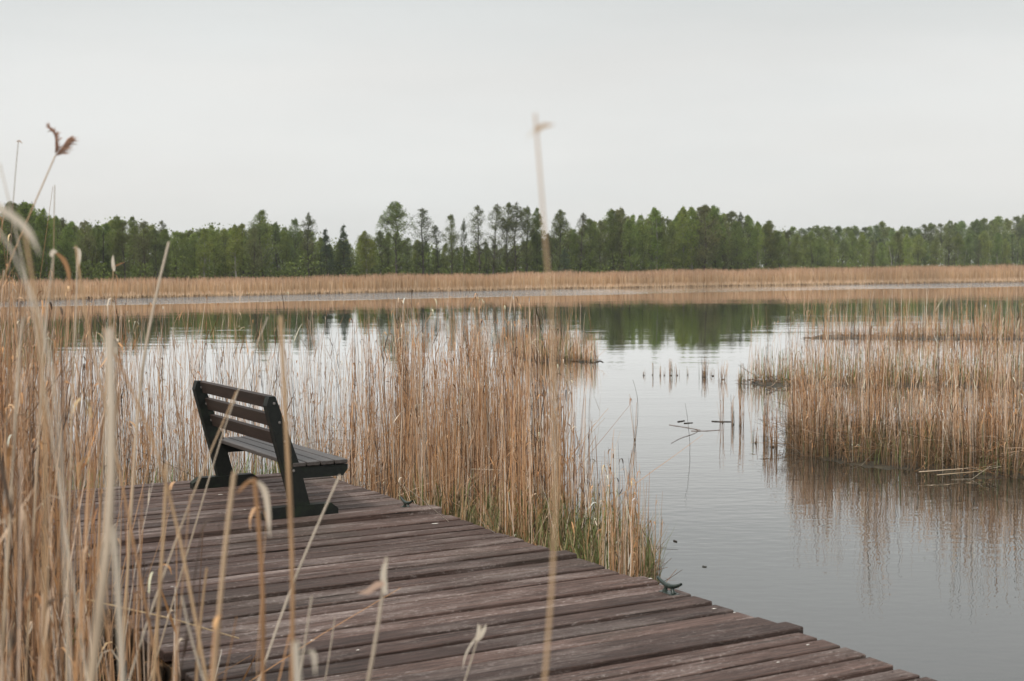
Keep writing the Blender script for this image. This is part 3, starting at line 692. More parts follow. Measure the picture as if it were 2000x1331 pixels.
# floating debris
def path_obj(name, pts, r0, r1, col, label, cat, sides=6, group=None, parts=(), K=18):
    """a stem from a polyline of 3-D points, origin at its base (last point)"""
    pts = np.asarray(pts, float); org = pts[-1].copy()
    t = np.concatenate([[0], np.cumsum(np.linalg.norm(np.diff(pts, axis=0), axis=1))]); s = np.linspace(0, t[-1], K)
    # smooth interpolation (Catmull-Rom through numpy)
    P = np.stack([np.interp(s, t, pts[:, i]) for i in range(3)], -1)
    for _ in range(3): P[1:-1] = .25*P[:-2]+.5*P[1:-1]+.25*P[2:]
    P -= org
    c = np.broadcast_to(np.asarray(col, float), (K, 3)) if np.ndim(col) == 1 else np.stack([np.interp(np.linspace(0, 1, K), np.linspace(0, 1, len(col)), np.asarray(col)[:, i]) for i in range(3)], -1)
    rad = np.linspace(r0, r1, K)
    kn = np.arange(4, K-2, 5); rad[kn] *= 1.22
    c = c.copy(); c[kn] *= .7
    m = MB(); tubes(m, P[None], rad[None], c[None], sides)
    if not parts:
        o = m.build(name, M_reed, None, True); o.location = org; return tag(o, label, cat, group)
    o = empty(name, tuple(org)); tag(o, label, cat, group); m.build('stalk', M_reed, o, True)
    for kind, q, wd, cc in parts:
        q = np.asarray(q, float) - org; k = 12
        tq = np.concatenate([[0], np.cumsum(np.linalg.norm(np.diff(q, axis=0), axis=1))]); sq = np.linspace(0, tq[-1], k)
        Q = np.stack([np.interp(sq, tq, q[:, i]) for i in range(3)], -1)
        for _ in range(2): Q[1:-1] = .25*Q[:-2]+.5*Q[1:-1]+.25*Q[2:]
        m = MB()
        if kind == 'leaf':
            wv = np.interp(np.linspace(0, 1, k), [0, .25, .7, 1], [.55, 1, .8, .08])*wd
            # a blade folded along its midrib
            D = norm(np.cross(Q[-1]-Q[0], np.array([.25, 1, .1]))); D = D/np.linalg.norm(D); up = 0
            ribbons(m, (Q + .0*up)[None], wv[None], D[None], np.broadcast_to(np.asarray(cc, float), (1, 3)))
            m.build('leaf', M_leaf, o, True)
        else:  # plume: many fine drooping filaments along the curve
            rs = np.random.RandomState(int(abs(q[0][0])*1000) % 999)
            n = 220; kk = rs.randint(0, k-1, n); S = Q[kk]; T = norm(Q[kk+1]-Q[kk]); ln = wd*rs.uniform(.5, 1.6, n)
            dv = norm(T*rs.uniform(.9, 1.8, (n, 1)) + rs.normal(0, .24, (n, 3)) + np.array([.3, 0, -.05]))
            s5 = np.linspace(0, 1, 4)[None, :, None]
            L_ = S[:, None] + ln[:, None, None]*(s5*dv[:, None] + s5**2*np.array([.12, 0, -.3]))
            ribbons(m, L_, np.full((n, 4), .0005)*np.array([1, 2.2, 2.6, .6]), norm(rs.normal(0, 1, (n, 3))), np.asarray(cc)*rs.uniform(.6, 1.4, (n, 1)))
            tubes(m, Q[None], np.linspace(.0012, .0006, k)[None], np.asarray(cc)[None]*.8, 4)
            m.build('plume', M_leaf, o)
    return o
dk = (.05, .04, .03)
def flo(pix, r, col, label, z=.004):
    pts = [on(x, y, z) for x, y in pix]; path_obj('floating_twig', pts, r, r*.7, col, label, 'twig', group='debris floating in the channel')
flo([(1324, 824), (1337, 822)], .009, dk, 'short black lump floating, leftmost piece of the channel debris')
flo([(1336, 827), (1353, 826)], .007, dk, 'dark flat sliver floating just right of the short black lump')
flo([(1307, 830), (1333, 834), (1368, 840)], .0032, (.18,.12,.09), 'long thin twig lying in the water below the black lumps')
flo([(1340, 835), (1368, 840), (1352, 849), (1330, 855), (1311, 866)], .003, (.16,.11,.08), 'bent thin twig curving down to the left in the water')
flo([(1390, 823), (1408, 824), (1428, 824)], .008, dk, 'dark floating stick through the foot of the thin tuft')
flo([(1350, 842), (1378, 842), (1406, 840)], .0035, (.2,.13,.1), 'thin reddish twig floating toward the thin tuft')
flo([(1795, 922), (1880, 916), (1960, 908), (2010, 902)], .0045, (.6,.47,.33), 'long pale fallen reed lying out from the islet edge, upper one', .07)
flo([(1830, 928), (1900, 922), (1980, 914), (2020, 914)], .004, (.5,.38,.25), 'long pale fallen reed lying out from the islet edge, lower one', .05)
flo([(1316, 1056), (1322, 1058)], .006, dk, 'tiny dark speck of debris adrift in the open water off the jetty')
flo([(1372, 1106), (1380, 1107)], .005, (.1,.1,.09), 'faint floating fleck nearest the jetty corner in open water')
flo([(1160, 708), (1172, 705), (1178, 708)], .016, dk, 'dark branch stub floating at the right end of the small middle islet')
# lone stems
def lone(pix, Y, r, col, label, **k):
    pts = [at(x, y, Y) for x, y in pix]
    return path_obj('dry_reed', pts, r*.6, r, col, label, 'reed stem', **k)
p0 = on(1348, 885)[1]
lone([(1338, 788), (1342, 810), (1345, 840), (1348, 872), (1347, 887)], p0, .0025, (.07,.06,.045), 'single dark leaning stem alone by the floating twigs')
p0 = on(1244, 905)[1]
lone([(1236, 742), (1246, 775), (1246, 820), (1240, 870), (1238, 905)], p0, .0028, (.12,.10,.07), 'tall thin stem bowed over the water beyond the jetty reeds')
p0 = on(1290, 1130)[1]
lone([(1293, 1010), (1290, 1060), (1289, 1100), (1287, 1132)], 8.15, .002, (.10,.09,.07), 'hair thin dark stem standing in the water behind the near cleat')

# ------------------------------------------------------------------ individual foreground reeds (each at its own distance, rooted in the bank)
PALE = (.62,.53,.42); TAN = (.50,.34,.20); BRN = (.36,.20,.10); LT = (.66,.58,.47)
def fg(pix, Y, r, col, label, parts=(), Y2=None, tip=.45):
    Y2 = Y2 or Y*1.02
    n = len(pix); pts = [at(x, y, Y + (Y2-Y)*i/(n-1)) for i, (x, y) in enumerate(pix)]
    d = pts[-1]-pts[-2]; d = d/abs(d[2]) if abs(d[2]) > .05 else np.array([0, 0, -1.])
    d[:2] = np.clip(d[:2], -.35, .35)
    k = (pts[-1][2]-.02); pts.append(pts[-1] + d*np.array([1, 1, 1])*k if k > 0 else pts[-1])
    pr = []
    for kind, q, yy, wd, cc in parts: pr.append((kind, [at(x, y, yy) for x, y in q], wd, cc))
    return path_obj('dry_reed', pts, r*tip, r, col, label, 'reed stem', parts=pr, sides=7, K=26)
fg([(1045, 222), (1050, 330), (1066, 450), (1077, 600), (1088, 760), (1095, 900), (1084, 1120), (1064, 1331)], 1.5, .0048, (TAN, TAN, (.36,.22,.13), (.30,.17,.09), (.30,.17,.09)), 'tallest blurred reed stem crossing sky, trees and jetty right of the middle', tip=.24, parts=
   [('leaf', [(1047, 262), (1052, 250), (1064, 245), (1083, 244)], 1.5, .0026, TAN), ('leaf', [(1047, 250), (1040, 258), (1028, 272)], 1.5, .0009, PALE)])
fg([(664, 928), (640, 980), (606, 1060), (570, 1140), (540, 1230), (505, 1331)], 3.2, .0040, PALE, 'pale stem slanting over the jetty from right of the bench to the bottom', tip=.55)
fg([(462, 765), (440, 815), (400, 905), (350, 1035), (322, 1120), (296, 1185)], 3.1, .0036, (TAN, PALE, PALE, TAN), 'slanting pale stem passing across the bench backrest down to the left')
fg([(548, 618), (553, 700), (556, 800), (563, 900), (571, 1050), (574, 1200), (570, 1331)], 2.2, .0042, (TAN, BRN, BRN, (.42,.25,.13)), 'upright brown stem crossing the near leg of the bench', tip=.8,)
fg([(458, 922), (449, 980), (440, 1050), (430, 1160), (418, 1331)], 2.1, .0046, ((.55,.40,.26), BRN, (.42,.26,.14)), 'brown stem left of the near bench foot leaning to the right', tip=.75)
fg([(497, 935), (505, 1000), (512, 1080), (516, 1180), (513, 1331)], 2.2, .0044, (BRN, BRN, (.4,.24,.13)), 'brown stem with a pale leaf arching over beside the near bench foot',
   [('leaf', [(488, 936), (505, 938), (518, 955), (524, 1000), (527, 1050)], 2.2, .0055, PALE), ('leaf', [(497, 936), (480, 945), (462, 965)], 2.2, .003, BRN)], tip=.8)
fg([(200, 640), (236, 730), (275, 790), (310, 860), (322, 920), (350, 1037), (366, 1120), (384, 1220), (404, 1331)], 2.4, .0046, (BRN, TAN, TAN, PALE, LT, PALE), 'long pale stem leaning left in front of the far left of the jetty')
fg([(214, 642), (219, 760), (224, 900), (229, 1000), (212, 1120), (186, 1230), (175, 1331)], 1.45, .0048, (PALE, TAN, PALE, PALE), 'thick whitish blurred stem standing left of the bench', tip=.95)
fg([(222, 1030), (230, 1100), (234, 1200), (240, 1331)], 1.7, .0045, PALE, 'short thick whitish stem in front of the near left jetty corner', tip=.8)
fg([(148, 480), (165, 640), (200, 760), (232, 900), (258, 1055), (286, 1177), (312, 1331)], 2.7, .0042, (TAN, BRN, TAN, TAN), 'brown stem bending from the left reeds down over the jetty corner')
fg([(326, 905), (322, 1000), (317, 1090), (309, 1200), (300, 1331)], 2.6, .0044, (TAN, TAN, BRN), 'upright tan stem at the middle of the near left corner', tip=.7)
fg([(755, 1090), (752, 1140), (742, 1210), (733, 1260), (719, 1331)], 2.4, .0040, (PALE, TAN, TAN), 'stem with a pale torn sheath standing low before the middle of the jetty',
   [('leaf', [(752, 1160), (748, 1120), (756, 1088)], 2.4, .006, LT), ('leaf', [(752, 1140), (735, 1142), (718, 1158), (700, 1158)], 2.4, .006, (.6,.42,.32))], tip=.7)
fg([(940, 1222), (932, 1250), (922, 1290), (908, 1331)], 3.0, .0036, PALE, 'short stem with feathery split top low before the jetty right of middle',
   [('leaf', [(932, 1252), (936, 1232), (934, 1218)], 3.0, .005, LT), ('leaf', [(932, 1252), (943, 1236), (950, 1220)], 3.0, .005, LT), ('leaf', [(934, 1240), (918, 1262), (908, 1282), (903, 1310)], 3.0, .0022, LT)])
fg([(609, 1165), (603, 1205), (594, 1260), (585, 1331)], 2.6, .0036, (PALE, TAN), 'short tan stem left of the torn sheath stem, upper one of two')
fg([(654, 1208), (648, 1250), (642, 1290), (635, 1331)], 3.2, .0030, (PALE, TAN), 'thin short tan stem between the two low stems before the jetty')
fg([(578, 1255), (582, 1290), (586, 1331)], 1.6, .0060, LT, 'stubby white blurred stalk at the bottom edge with a hooked leaf',
   [('leaf', [(590, 1278), (603, 1268), (614, 1275), (616, 1320)], 1.7, .0035, LT)], tip=.7)
fg([(462, 1205), (456, 1240), (450, 1270), (438, 1331)], 2.9, .0026, (BRN, TAN), 'thin twiggy stem low beside the brown leaning stem')
fg([(397, 1030), (393, 1090), (390, 1150), (386, 1240), (380, 1331)], 4.2, .0032, (.16,.10,.07), 'dark thin broken stem standing at the jetty left part')
fg([(404, 1110), (397, 1160), (390, 1220), (384, 1331)], 3.0, .0050, (TAN, BRN), 'short thick brown stub close to the dark broken stem', tip=.5)
fg([(355, 1165), (362, 1210), (380, 1280), (398, 1331)], 2.6, .0040, PALE, 'short pale stub leaning right at the near left jetty corner')
# fallen stem lying across
pts = [at(165, 1170, 4.3), at(250, 1190, 4.4), at(330, 1207, 4.5), at(400, 1228, 4.65), at(466, 1247, 4.8)]
path_obj('fallen_reed', pts, .0030, .0022, (.66,.48,.28), 'fallen yellowish reed lying level across the near left corner of the jetty', 'fallen reed')
fg([(108, 305), (92, 345), (75, 382), (52, 430), (35, 470), (12, 530), (-20, 600), (-60, 760)], 3.6, .0036, (TAN, BRN, TAN), 'tall slanting reed with brown feathery plumes against the sky at far left',
   [('plume', [(108, 305), (118, 292), (130, 276)], 3.6, .025, (.50,.32,.23)), ('plume', [(108, 300), (109, 280), (107, 262), (96, 250)], 3.6, .019, (.44,.26,.18))])
fg([(36, 276), (29, 330), (25, 400), (20, 480), (16, 620), (12, 900)], 4.2, .0024, (.30,.22,.15), 'thin tall upright stem with hooked tip left of the plumed reed',
   [('leaf', [(32, 277), (38, 275), (44, 281)], 4.2, .002, BRN)])
fg([(107, 362), (105, 430), (104, 500), (106, 620), (100, 900)], 4.2, .0026, (.36,.26,.17), 'thin upright stem just below and right of the plumes')
fg([(-60, 370), (0, 408), (40, 432), (62, 452), (75, 500), (98, 545), (110, 640), (120, 900)], 1.5, .0024, (LT, LT, TAN), 'blurred stem with a broad bent white leaf at the left edge',
   [('leaf', [(-40, 385), (0, 408), (30, 425), (60, 455), (78, 500)], 1.5, .0050, LT)])
fg([(48, 450), (62, 510), (78, 560), (92, 700), (90, 900)], 1.6, .0040, (TAN, BRN), 'blurred brown stem leaning right beneath the broad bent leaf')
fg([(330, 473), (318, 520), (306, 568), (296, 605), (288, 650), (270, 760), (262, 900)], 3.4, .0042, (PALE, TAN, TAN), 'bare pale stem leaning right whose cut top stands against the far trees', tip=.7)
fg([(523, 620), (508, 660), (490, 705), (470, 745), (448, 800)], 3.6, .0030, (PALE, TAN), 'short leaning pale stem tip against the water above the bench')
fg([(222, 520), (226, 540), (220, 580), (213, 640), (205, 760), (200, 900)], 4.2, .0036, (TAN, BRN, TAN), 'stem with a white upright sheath against the far trees left of the bench',
   [('leaf', [(223, 530), (220, 512), (221, 498)], 4.2, .006, LT), ('leaf', [(224, 520), (232, 517), (244, 512)], 4.2, .0018, BRN)])
fg([(150, 488), (155, 510), (153, 560), (148, 620), (142, 700), (138, 900)], 3.8, .0036, (PALE, TAN, BRN), 'stem with a curled white tip crossing the far wood at left',
   [('leaf', [(142, 484), (150, 483), (156, 492), (154, 525)], 3.8, .006, LT)])
fg([(105, 495), (98, 520), (95, 560), (88, 640), (80, 760), (70, 950)], 3.0, .0034, (PALE, TAN, TAN), 'stem with white curled tip and drooping brown leaf at far left',
   [('leaf', [(98, 500), (106, 490), (112, 492)], 3.0, .006, LT), ('leaf', [(110, 495), (124, 505), (134, 530), (136, 560)], 3.0, .006, BRN)])
fg([(40, 700), (48, 620), (40, 560), (42, 640), (30, 820), (20, 1000)][1:], 2.6, .0050, (PALE, TAN, PALE), 'pale thick stem rising at the far left edge')
fg([(0, 320), (10, 370), (24, 420), (60, 560), (80, 700)], 2.2, .0022, PALE, 'faint blurred stem tip against the sky at the left edge')

# ------------------------------------------------------------------ far reed belt
rs = np.random.RandomState(41)
st = MB()
def belt(n, d0, d1, hl, wid, colk, x0=-75, x1=150, pal=None, pw=1.0):
    colk = np.array([1.12, 1.23, 1.40])*colk; pal = pal or (.25, .40, .25, .08, .01, .01)
    x = rs.uniform(x0, x1, n); d = d0 + (d1-d0)*rs.rand(n)**pw; y = shore_y(x) + d
    hb = np.interp(x, [-60, -35, 0, 30, 76, 110], [1.75, 1.75, 2.15, 2.45, 2.95, 3.1])
    H = hb*rs.uniform(*hl, n)*(1+.05*np.sin(x*.31)+.04*np.sin(x*.9+1)+.03*np.sin(x*2.7)); z0 = .08
    c = rcol(rs, n, pal)*colk if pal else rcol(rs, n)*colk
    c = c.mean(0)*.55+c*.45; c = c*(1+.10*np.sin(x*.17+d*.3)+.06*np.sin(x*.63))[:, None]
    c = c[:, None]*np.array([(1.05, 1.03, .92), (1.03, 1.0, .90), (.94, .86, .84)])
    az = rs.uniform(0, 2*np.pi, n); D = np.stack([np.cos(az)*.4+1*np.sign(np.cos(az)), np.sin(az), np.zeros(n)], -1); D = norm(D)
    lx = rs.normal(0, .06, (n, 2))
    P = np.stack([np.stack([x, y, np.full(n, z0-.1)], -1), np.stack([x+lx[:, 0]*.4, y, z0+H*.55], -1), np.stack([x+lx[:, 0]*H, y+lx[:, 1]*H, z0+H], -1)], 1)
    ribbons(st, P, np.array([.8, 1., .15])[None]*wid*rs.uniform(.6, 1.4, n)[:, None], D, c)
belt(30000, .2, 7, (.72, 1.0), .022, .92, pw=.8)
belt(9000, 7, 45, (.8, 1.02), .04, .88)
belt(5000, 45, 120, (.8, .98), .06, .85, -110, 190)
belt(12000, -.6, .7, (.10, .30), .022, 1.05, pal=(.5,.4,.1,0,0,.0))
belt(4000, -.8, .1, (.03, .10), .03, .35)
tag(st.build('reed_belt', M_reed), 'long band of pale brown reeds along the whole far shore below the trees', 'reeds', kind='stuff')

# ------------------------------------------------------------------ trees of the far wood
def leafquads(mb, rs, C, size, cols):
    n = len(C); a = norm(rs.normal(0, 1, (n, 3))); b_ = norm(np.cross(a, rs.normal(0, 1, (n, 3)))); s = size*rs.uniform(.5, 1.3, n)[:, None]
    V = np.stack([C-a*s*.6, C-b_*s*.45, C+a*s*.7, C+b_*s*.5], 1).reshape(-1, 3)
    I = np.arange(n*4).reshape(n, 4); mb.add(V, I, np.repeat(cols, 4, 0))
def make_tree(kind, seed):
    """unit-height tree; returns trunk mesh and crown mesh"""
    rs = np.random.RandomState(seed); wood, fol = MB(), MB()
    prm = {'open': dict(c0=.14, w=.17, nb=64, leaf=6500, ls=.010, g=(.145,.190,.056), bark=(.055,.048,.040)),
           'dense': dict(c0=.05, w=.155, nb=56, leaf=9500, ls=.0125, g=(.190,.245,.062), bark=(.06,.05,.04)),
           'bright': dict(c0=.06, w=.125, nb=46, leaf=7500, ls=.0115, g=(.200,.26,.052), bark=(.25,.24,.21)),
           'wispy': dict(c0=.14, w=.125, nb=54, leaf=3400, ls=.009, g=(.125,.155,.052), bark=(.08,.07,.058)),
           'spruce': dict(c0=.06, w=.15, nb=70, leaf=4200, ls=.013, g=(.070,.110,.055), bark=(.05,.04,.03)),
           'brownish': dict(c0=.10, w=.15, nb=50, leaf=6500, ls=.0115, g=(.165,.185,.072), bark=(.07,.055,.045))}[kind]
    K = 9; t = np.linspace(0, 1, K); fork = kind in ('open', 'dense', 'brownish') and seed % 2
    tp = np.stack([np.cumsum(rs.normal(0, .008, K)), np.cumsum(rs.normal(0, .008, K)), t*.97], -1); tp[0, :2] = 0
    tubes(wood, tp[None], (.012*(1-t*.88)+.001)[None], np.array(prm['bark'])[None], 6)
    tips = []; Pb, Rb = [], []
    for i in range(prm['nb']):
        u = prm['c0'] + (1-prm['c0'])*rs.rand()**.9*.97
        f = (u-prm['c0'])/(1-prm['c0'])
        if kind == 'spruce': reach = prm['w']*(1-f)*rs.uniform(.85, 1.1)+.008; rise = -.05*reach
        else:
            env = math.sin(math.pi*min(1, (f*.76+.17)))**.8
            reach = prm['w']*env*(1-.35*f**4)*rs.uniform(.5, 1.15); rise = reach*rs.uniform(.5, 1.7)*(1-.55*f)
        a = rs.uniform(0, 2*np.pi); S = np.array([np.interp(u, t, tp[:, 0]), np.interp(u, t, tp[:, 1]), u*.97])
        E = S + np.array([math.cos(a)*reach, math.sin(a)*reach, rise])
        cap_ = lambda q_: min(q_[2], .995 - (2.0 if kind == 'bright' else 1.25 if kind == 'dense' else .9)*max(0, math.hypot(q_[0], q_[1])-.01)) if kind != 'spruce' else q_[2]
        E[2] = max(cap_(E), S[2]-.02)
        Mi = S*.5+E*.5 + np.array([0, 0, -.1*reach]) + rs.normal(0, .008, 3)
        Pb.append([S, S*.6+Mi*.4, Mi, E]); Rb.append([.0042*(1-u*.5), .0034*(1-u*.4), .0024, .0007])
        nt_ = 5
        for j in range(nt_):
            v = rs.uniform(.35, 1); Q = S*(1-v)**1.0+E*v if v > .5 else S*(1-v)+Mi*v
            T2 = Q + norm(E-S+np.array([0, 0, .4*reach]) + rs.normal(0, .6*reach, 3))*reach*rs.uniform(.2, .55)
            T2[2] = cap_(T2)
            Pb.append([Q, Q*.6+T2*.4+rs.normal(0, .003, 3), Q*.3+T2*.7, T2]); Rb.append([.0016, .0013, .001, .0004])
            tips.append((Q, T2, reach))
    tubes(wood, Pb, Rb, np.array(prm['bark'])*1.0, 3)
    n = prm['leaf']; kk = rs.randint(0, len(tips), n); v = rs.uniform(.1, 1.1, n)[:, None]
    Q = np.array([x[0] for x in tips])[kk]; T2 = np.array([x[1] for x in tips])[kk]; rc = np.array([x[2] for x in tips])[kk][:, None]
    C = Q*(1-v)+T2*v + rs.normal(0, 1, (n, 3))*(.010+(.20 if kind in ('dense', 'bright', 'brownish') else .12)*rc)*np.array([1, 1, .8])
    qz = np.quantile(C[:, 2], .985); hd_ = np.hypot(C[:, 0]-tp[-1, 0], C[:, 1]-tp[-1, 1])
    kq = rs.uniform(5, 9); lim = qz + .012 + .02*np.sin(C[:, 0]*70+seed)*(hd_ > .02) - kq*hd_**2 - rs.uniform(0, .5)*hd_; ov = C[:, 2] > lim
    C[ov, 2] = lim[ov] - rs.exponential(.05, ov.sum()); C[:, 2] = np.maximum(C[:, 2], .03)
    zs = 1/np.quantile(C[:, 2], .998)
    clump = rs.uniform(.85, 1.3, len(tips))[kk]*rs.uniform(.88, 1.15, n)
    cols = np.array(prm['g'])*clump[:, None]
    yel = rs.uniform(0, 1, len(tips))[kk][:, None]; cols = cols*(1+np.array([.25, .08, -.1])*(yel-.4))
    leafquads(fol, rs, C, prm['ls'], cols)
    # fine twigs around the leaves keep the spring crown grey-brown and airy
    q = rs.randint(0, n, 700); Tw = C[q]; dv = norm(rs.normal(0, 1, (700, 3))+np.array([0, 0, .8]))*rs.uniform(.01, .03, 700)[:, None]
    tubes(fol, np.stack([Tw-dv, Tw, Tw+dv*.6], 1), np.full((700, 3), .0008), np.array([.085,.070,.055]), 3)
    for g_ in (wood, fol):
        for v_ in g_.v: v_[:, 2] *= zs
    return wood.mesh('trunk', M_bark), fol.mesh('crown', M_fol)
PROTO = {k: [make_tree(k, s) for s in ss] for k, ss in {'open': (1, 2, 3, 4), 'dense': (11, 12, 13, 14, 15), 'bright': (21, 22, 23), 'wispy': (31, 32, 33), 'spruce': (41,), 'brownish': (51, 52)}.items()}
KN = {'open': ('alder_tree', 'open crowned dark trunked tree'), 'dense': ('broadleaf_tree', 'dense leafy green tree'), 'bright': ('birch_tree', 'light fresh green tree with pale trunk'),
      'wispy': ('slender_tree', 'slender wispy sparse leaved tree'), 'spruce': ('spruce_tree', 'dark conical spruce'), 'brownish': ('budding_tree', 'brownish budding tree')}
ANCH = [(-999, 'the left edge'), (60, 'the broad left end tree'), (122, 'the airy notch tree'), (322, 'the wispy left wood tree'), (462, 'the yellow green tree'), (512, 'the tree above the bench'),
        (592, 'the close tree pair'), (642, 'the dark conifer'), (676, 'the bare tipped spruce'), (776, 'the big round tree'), (829, 'the airy straight tree'), (884, 'the narrow gap tree'),
        (964, 'the see through group'), (1052, 'the blurred reed'), (1134, 'the sparse brownish tree'), (1215, 'the brown budding tree'), (1283, 'the pointed light tree'), (1335, 'the narrow green peak'),
        (1375, 'the summit tree'), (1445, 'the sparse shoulder tree'), (1506, 'the dark shoulder tree'), (1640, 'the low wood start'), (1780, 'the mid low wood'), (1912, 'the white birch'), (2600, 'the right edge')]
BINS = {}
ORD = ['first', 'second', 'third', 'fourth', 'fifth', 'sixth', 'seventh', 'eighth', 'ninth', 'tenth', 'eleventh', 'twelfth', 'thirteenth', 'fourteenth', 'fifteenth']
SHORT = {'open': 'open dark tree', 'dense': 'leafy tree', 'bright': 'light green tree', 'wispy': 'wispy tree', 'spruce': 'spruce', 'brownish': 'brownish tree'}
def tree(kind, var, px, ytop, D, label=None, zone='', row='', wide=1.0, lean=0.):
    ps = PROTO[kind]; tm, cm = ps[var % len(ps)]
    yh = 534 - (px-1000)*math.tan(R(.35))
    z0 = .12 + max(0, (D-shore_y((px-1000)/F*D)-150)/100*.6)
    H = CAMH + (yh-ytop)/F*D - z0
    X = (px-1000)/F*D
    nm, ds = KN[kind]
    o = empty(nm, (X, D, z0-.05), rnd.uniform(0, 6.28))
    o.scale = (H*wide, H*wide, H); o.rotation_euler = (0, lean, rnd.uniform(0, 6.28))
    if label: tag(o, label, 'tree')
    else:
        k = max(i for i, a in enumerate(ANCH) if a[0] <= px or i == 0); k = min(k, len(ANCH)-2)
        BINS.setdefault((row, kind, k), []).append((px, o)); tag(o, 'x', 'tree')
    for nme, me in (('trunk', tm), ('crown', cm)):
        c = bpy.data.objects.new(nme, me); sc.collection.objects.link(c); c.parent = o
rnd = random.Random(3)
def Dline(px): return float(np.interp(px, [-200, 0, 300, 800, 1380, 1700, 2000, 2200], [200, 232, 290, 340, 365, 470, 545, 590]))
def zone(px):
    return ('the far wood left of the bench' if px < 350 else 'the far wood above the bench' if px < 640 else 'the far wood behind the thin tall trees' if px < 1130
            else 'the highest stretch of the far wood' if px < 1500 else 'the low far wood at the right')
# prominent trees with their own look
for a in [('dense', 2, 60, 396, 0, 'broad dark tree standing highest at the left end of the far wood', 1.1), ('open', 1, 20, 402, 0, 'dark tree at the extreme left edge of the far wood', 1.0),
          ('wispy', 1, 122, 426, 0, 'thin airy tree in the notch right of the broad dark left end tree', 1.0),
          ('wispy', 0, 322, 432, 0, 'wispy tree at the right end of the flat topped left wood', 1.0), ('open', 2, 512, 412, 0, 'tall grey green open tree standing proud above the bench', 1.2),
          ('bright', 0, 462, 440, -8, 'bright yellow green small tree left of the tall tree above the bench', 1.1), ('open', 3, 578, 428, 0, 'dark trunked tree, left one of the close pair right above the blurred stem', .8),
          ('wispy', 2, 606, 417, 0, 'wispy pointed tree, right one of the close pair', 1.0), ('spruce', 0, 642, 449, -4, 'dark pointed conifer between the close pair and the low gap', 1.2),
          ('spruce', 0, 676, 441, -4, 'dark spruce with bare tip left of the big round tree', 1.1), ('bright', 1, 718, 452, -5, 'low bright green bushy tree beside the big round tree', 1.5),
          ('open', 0, 776, 395, -8, 'big round crowned tree with thick dark trunk, standing free in the middle of the wood', 1.35),
          ('wispy', 0, 829, 409, -5, 'airy tree with dark straight trunk right of the big round tree', 1.35), ('wispy', 1, 858, 441, -3, 'small airy tree beside the airy straight trunked tree', 1.2),
          ('open', 1, 884, 420, -5, 'narrow green tree with sparse top in the middle of the gap', .85), ('wispy', 2, 910, 428, -5, 'thinnest pole like tree with hardly any leaves', .55),
          ('wispy', 0, 938, 403, -5, 'tall sparse tree, leftmost of the tall see through group', 1.1), ('wispy', 1, 964, 400, -6, 'tall sparse tree, second of the see through group with dark trunk', 1.1),
          ('open', 2, 987, 397, -5, 'tall sparse tree with leaning trunk in the middle of the see through group', .8), ('wispy', 2, 1008, 398, -5, 'tall sparse forked tree, fourth of the see through group', 1.2),
          ('open', 3, 1030, 405, -4, 'tree at the right of the see through group with dark lower crown', .75), ('dense', 1, 1052, 408, -2, 'narrow dark green tree just left of the tall blurred reed', .7),
          ('open', 0, 1094, 411, -4, 'rounded dark green tree just right of the tall blurred reed', .95), ('spruce', 0, 1104, 487, -14, 'short round blue green conifer at the foot of the wood', 1.9),
          ('wispy', 1, 1134, 417, 0, 'brownish sparse tree at the left start of the highest wood', .9),
          ('brownish', 0, 1215, 408, 0, 'brown budding tree on top of the highest wood, left one', 1.0), ('bright', 2, 1283, 407, -3, 'pointed light green tree in the highest wood', 1.1),
          ('bright', 1, 1240, 421, -2, 'pointed bright green tree left of the pointed light green tree', .9), ('bright', 0, 1335, 405, -2, 'narrow green peak rising left of the summit of the wood', .9),
          ('brownish', 1, 1375, 402, -2, 'yellowish budding tree at the summit of the wood', 1.1), ('dense', 3, 1398, 403, -3, 'green tree at the right of the summit of the wood', .9),
          ('wispy', 2, 1445, 416, -2, 'sparse grey tree on the right shoulder of the highest wood', 1.1), ('dense', 4, 1506, 432, 0, 'dark round tree at the foot of the right shoulder', 1.0),
          ('wispy', 0, 1912, 468, -30, 'white stemmed bare birch in the right part of the wood', .9)]:
    k, v, px, yt, dd, lab, wd = a
    tree(k, v, px, yt, Dline(px)+dd, lab, wide=wd, lean=.07 if 'leaning' in lab else 0)
TOP = [(-150,400),(0,402),(60,398),(100,412),(128,432),(200,426),(250,427),(300,434),(330,446),(346,458),(365,452),(400,440),(440,434),(470,442),(510,428),(545,430),(565,448),(600,440),(630,460),(660,468),(700,462),(760,452),(800,470),(850,478),(900,480),(950,476),(1000,472),(1050,462),(1120,440),(1160,424),(1200,412),(1235,422),(1262,418),(1290,416),(1310,428),(1340,412),(1370,408),(1400,408),(1430,414),(1455,424),(1480,438),(1510,438),(1560,448),(1620,455),(1700,458),(1800,460),(1900,456),(2000,452),(2150,450)]
tx = [a for a, _ in TOP]; ty = [a for _, a in TOP]
def topy(px): return float(np.interp(px, tx, ty))
nfr = 0
px = -90.
while px < 2090:
    r_ = rnd.random(); z = zone(px)
    kind = 'dense' if r_ < .55 else 'bright' if r_ < (.80 if px > 1480 or 380 < px < 480 else .68) else 'brownish' if r_ < .84 else 'open'
    tree(kind, rnd.randrange(9), px, topy(px)+rnd.uniform(-6, 15), Dline(px)+rnd.uniform(-6, 10), zone=z, row='front row ', wide=rnd.uniform(.85, 1.15)); nfr += 1
    px += rnd.uniform(14, 24)
px = -90.
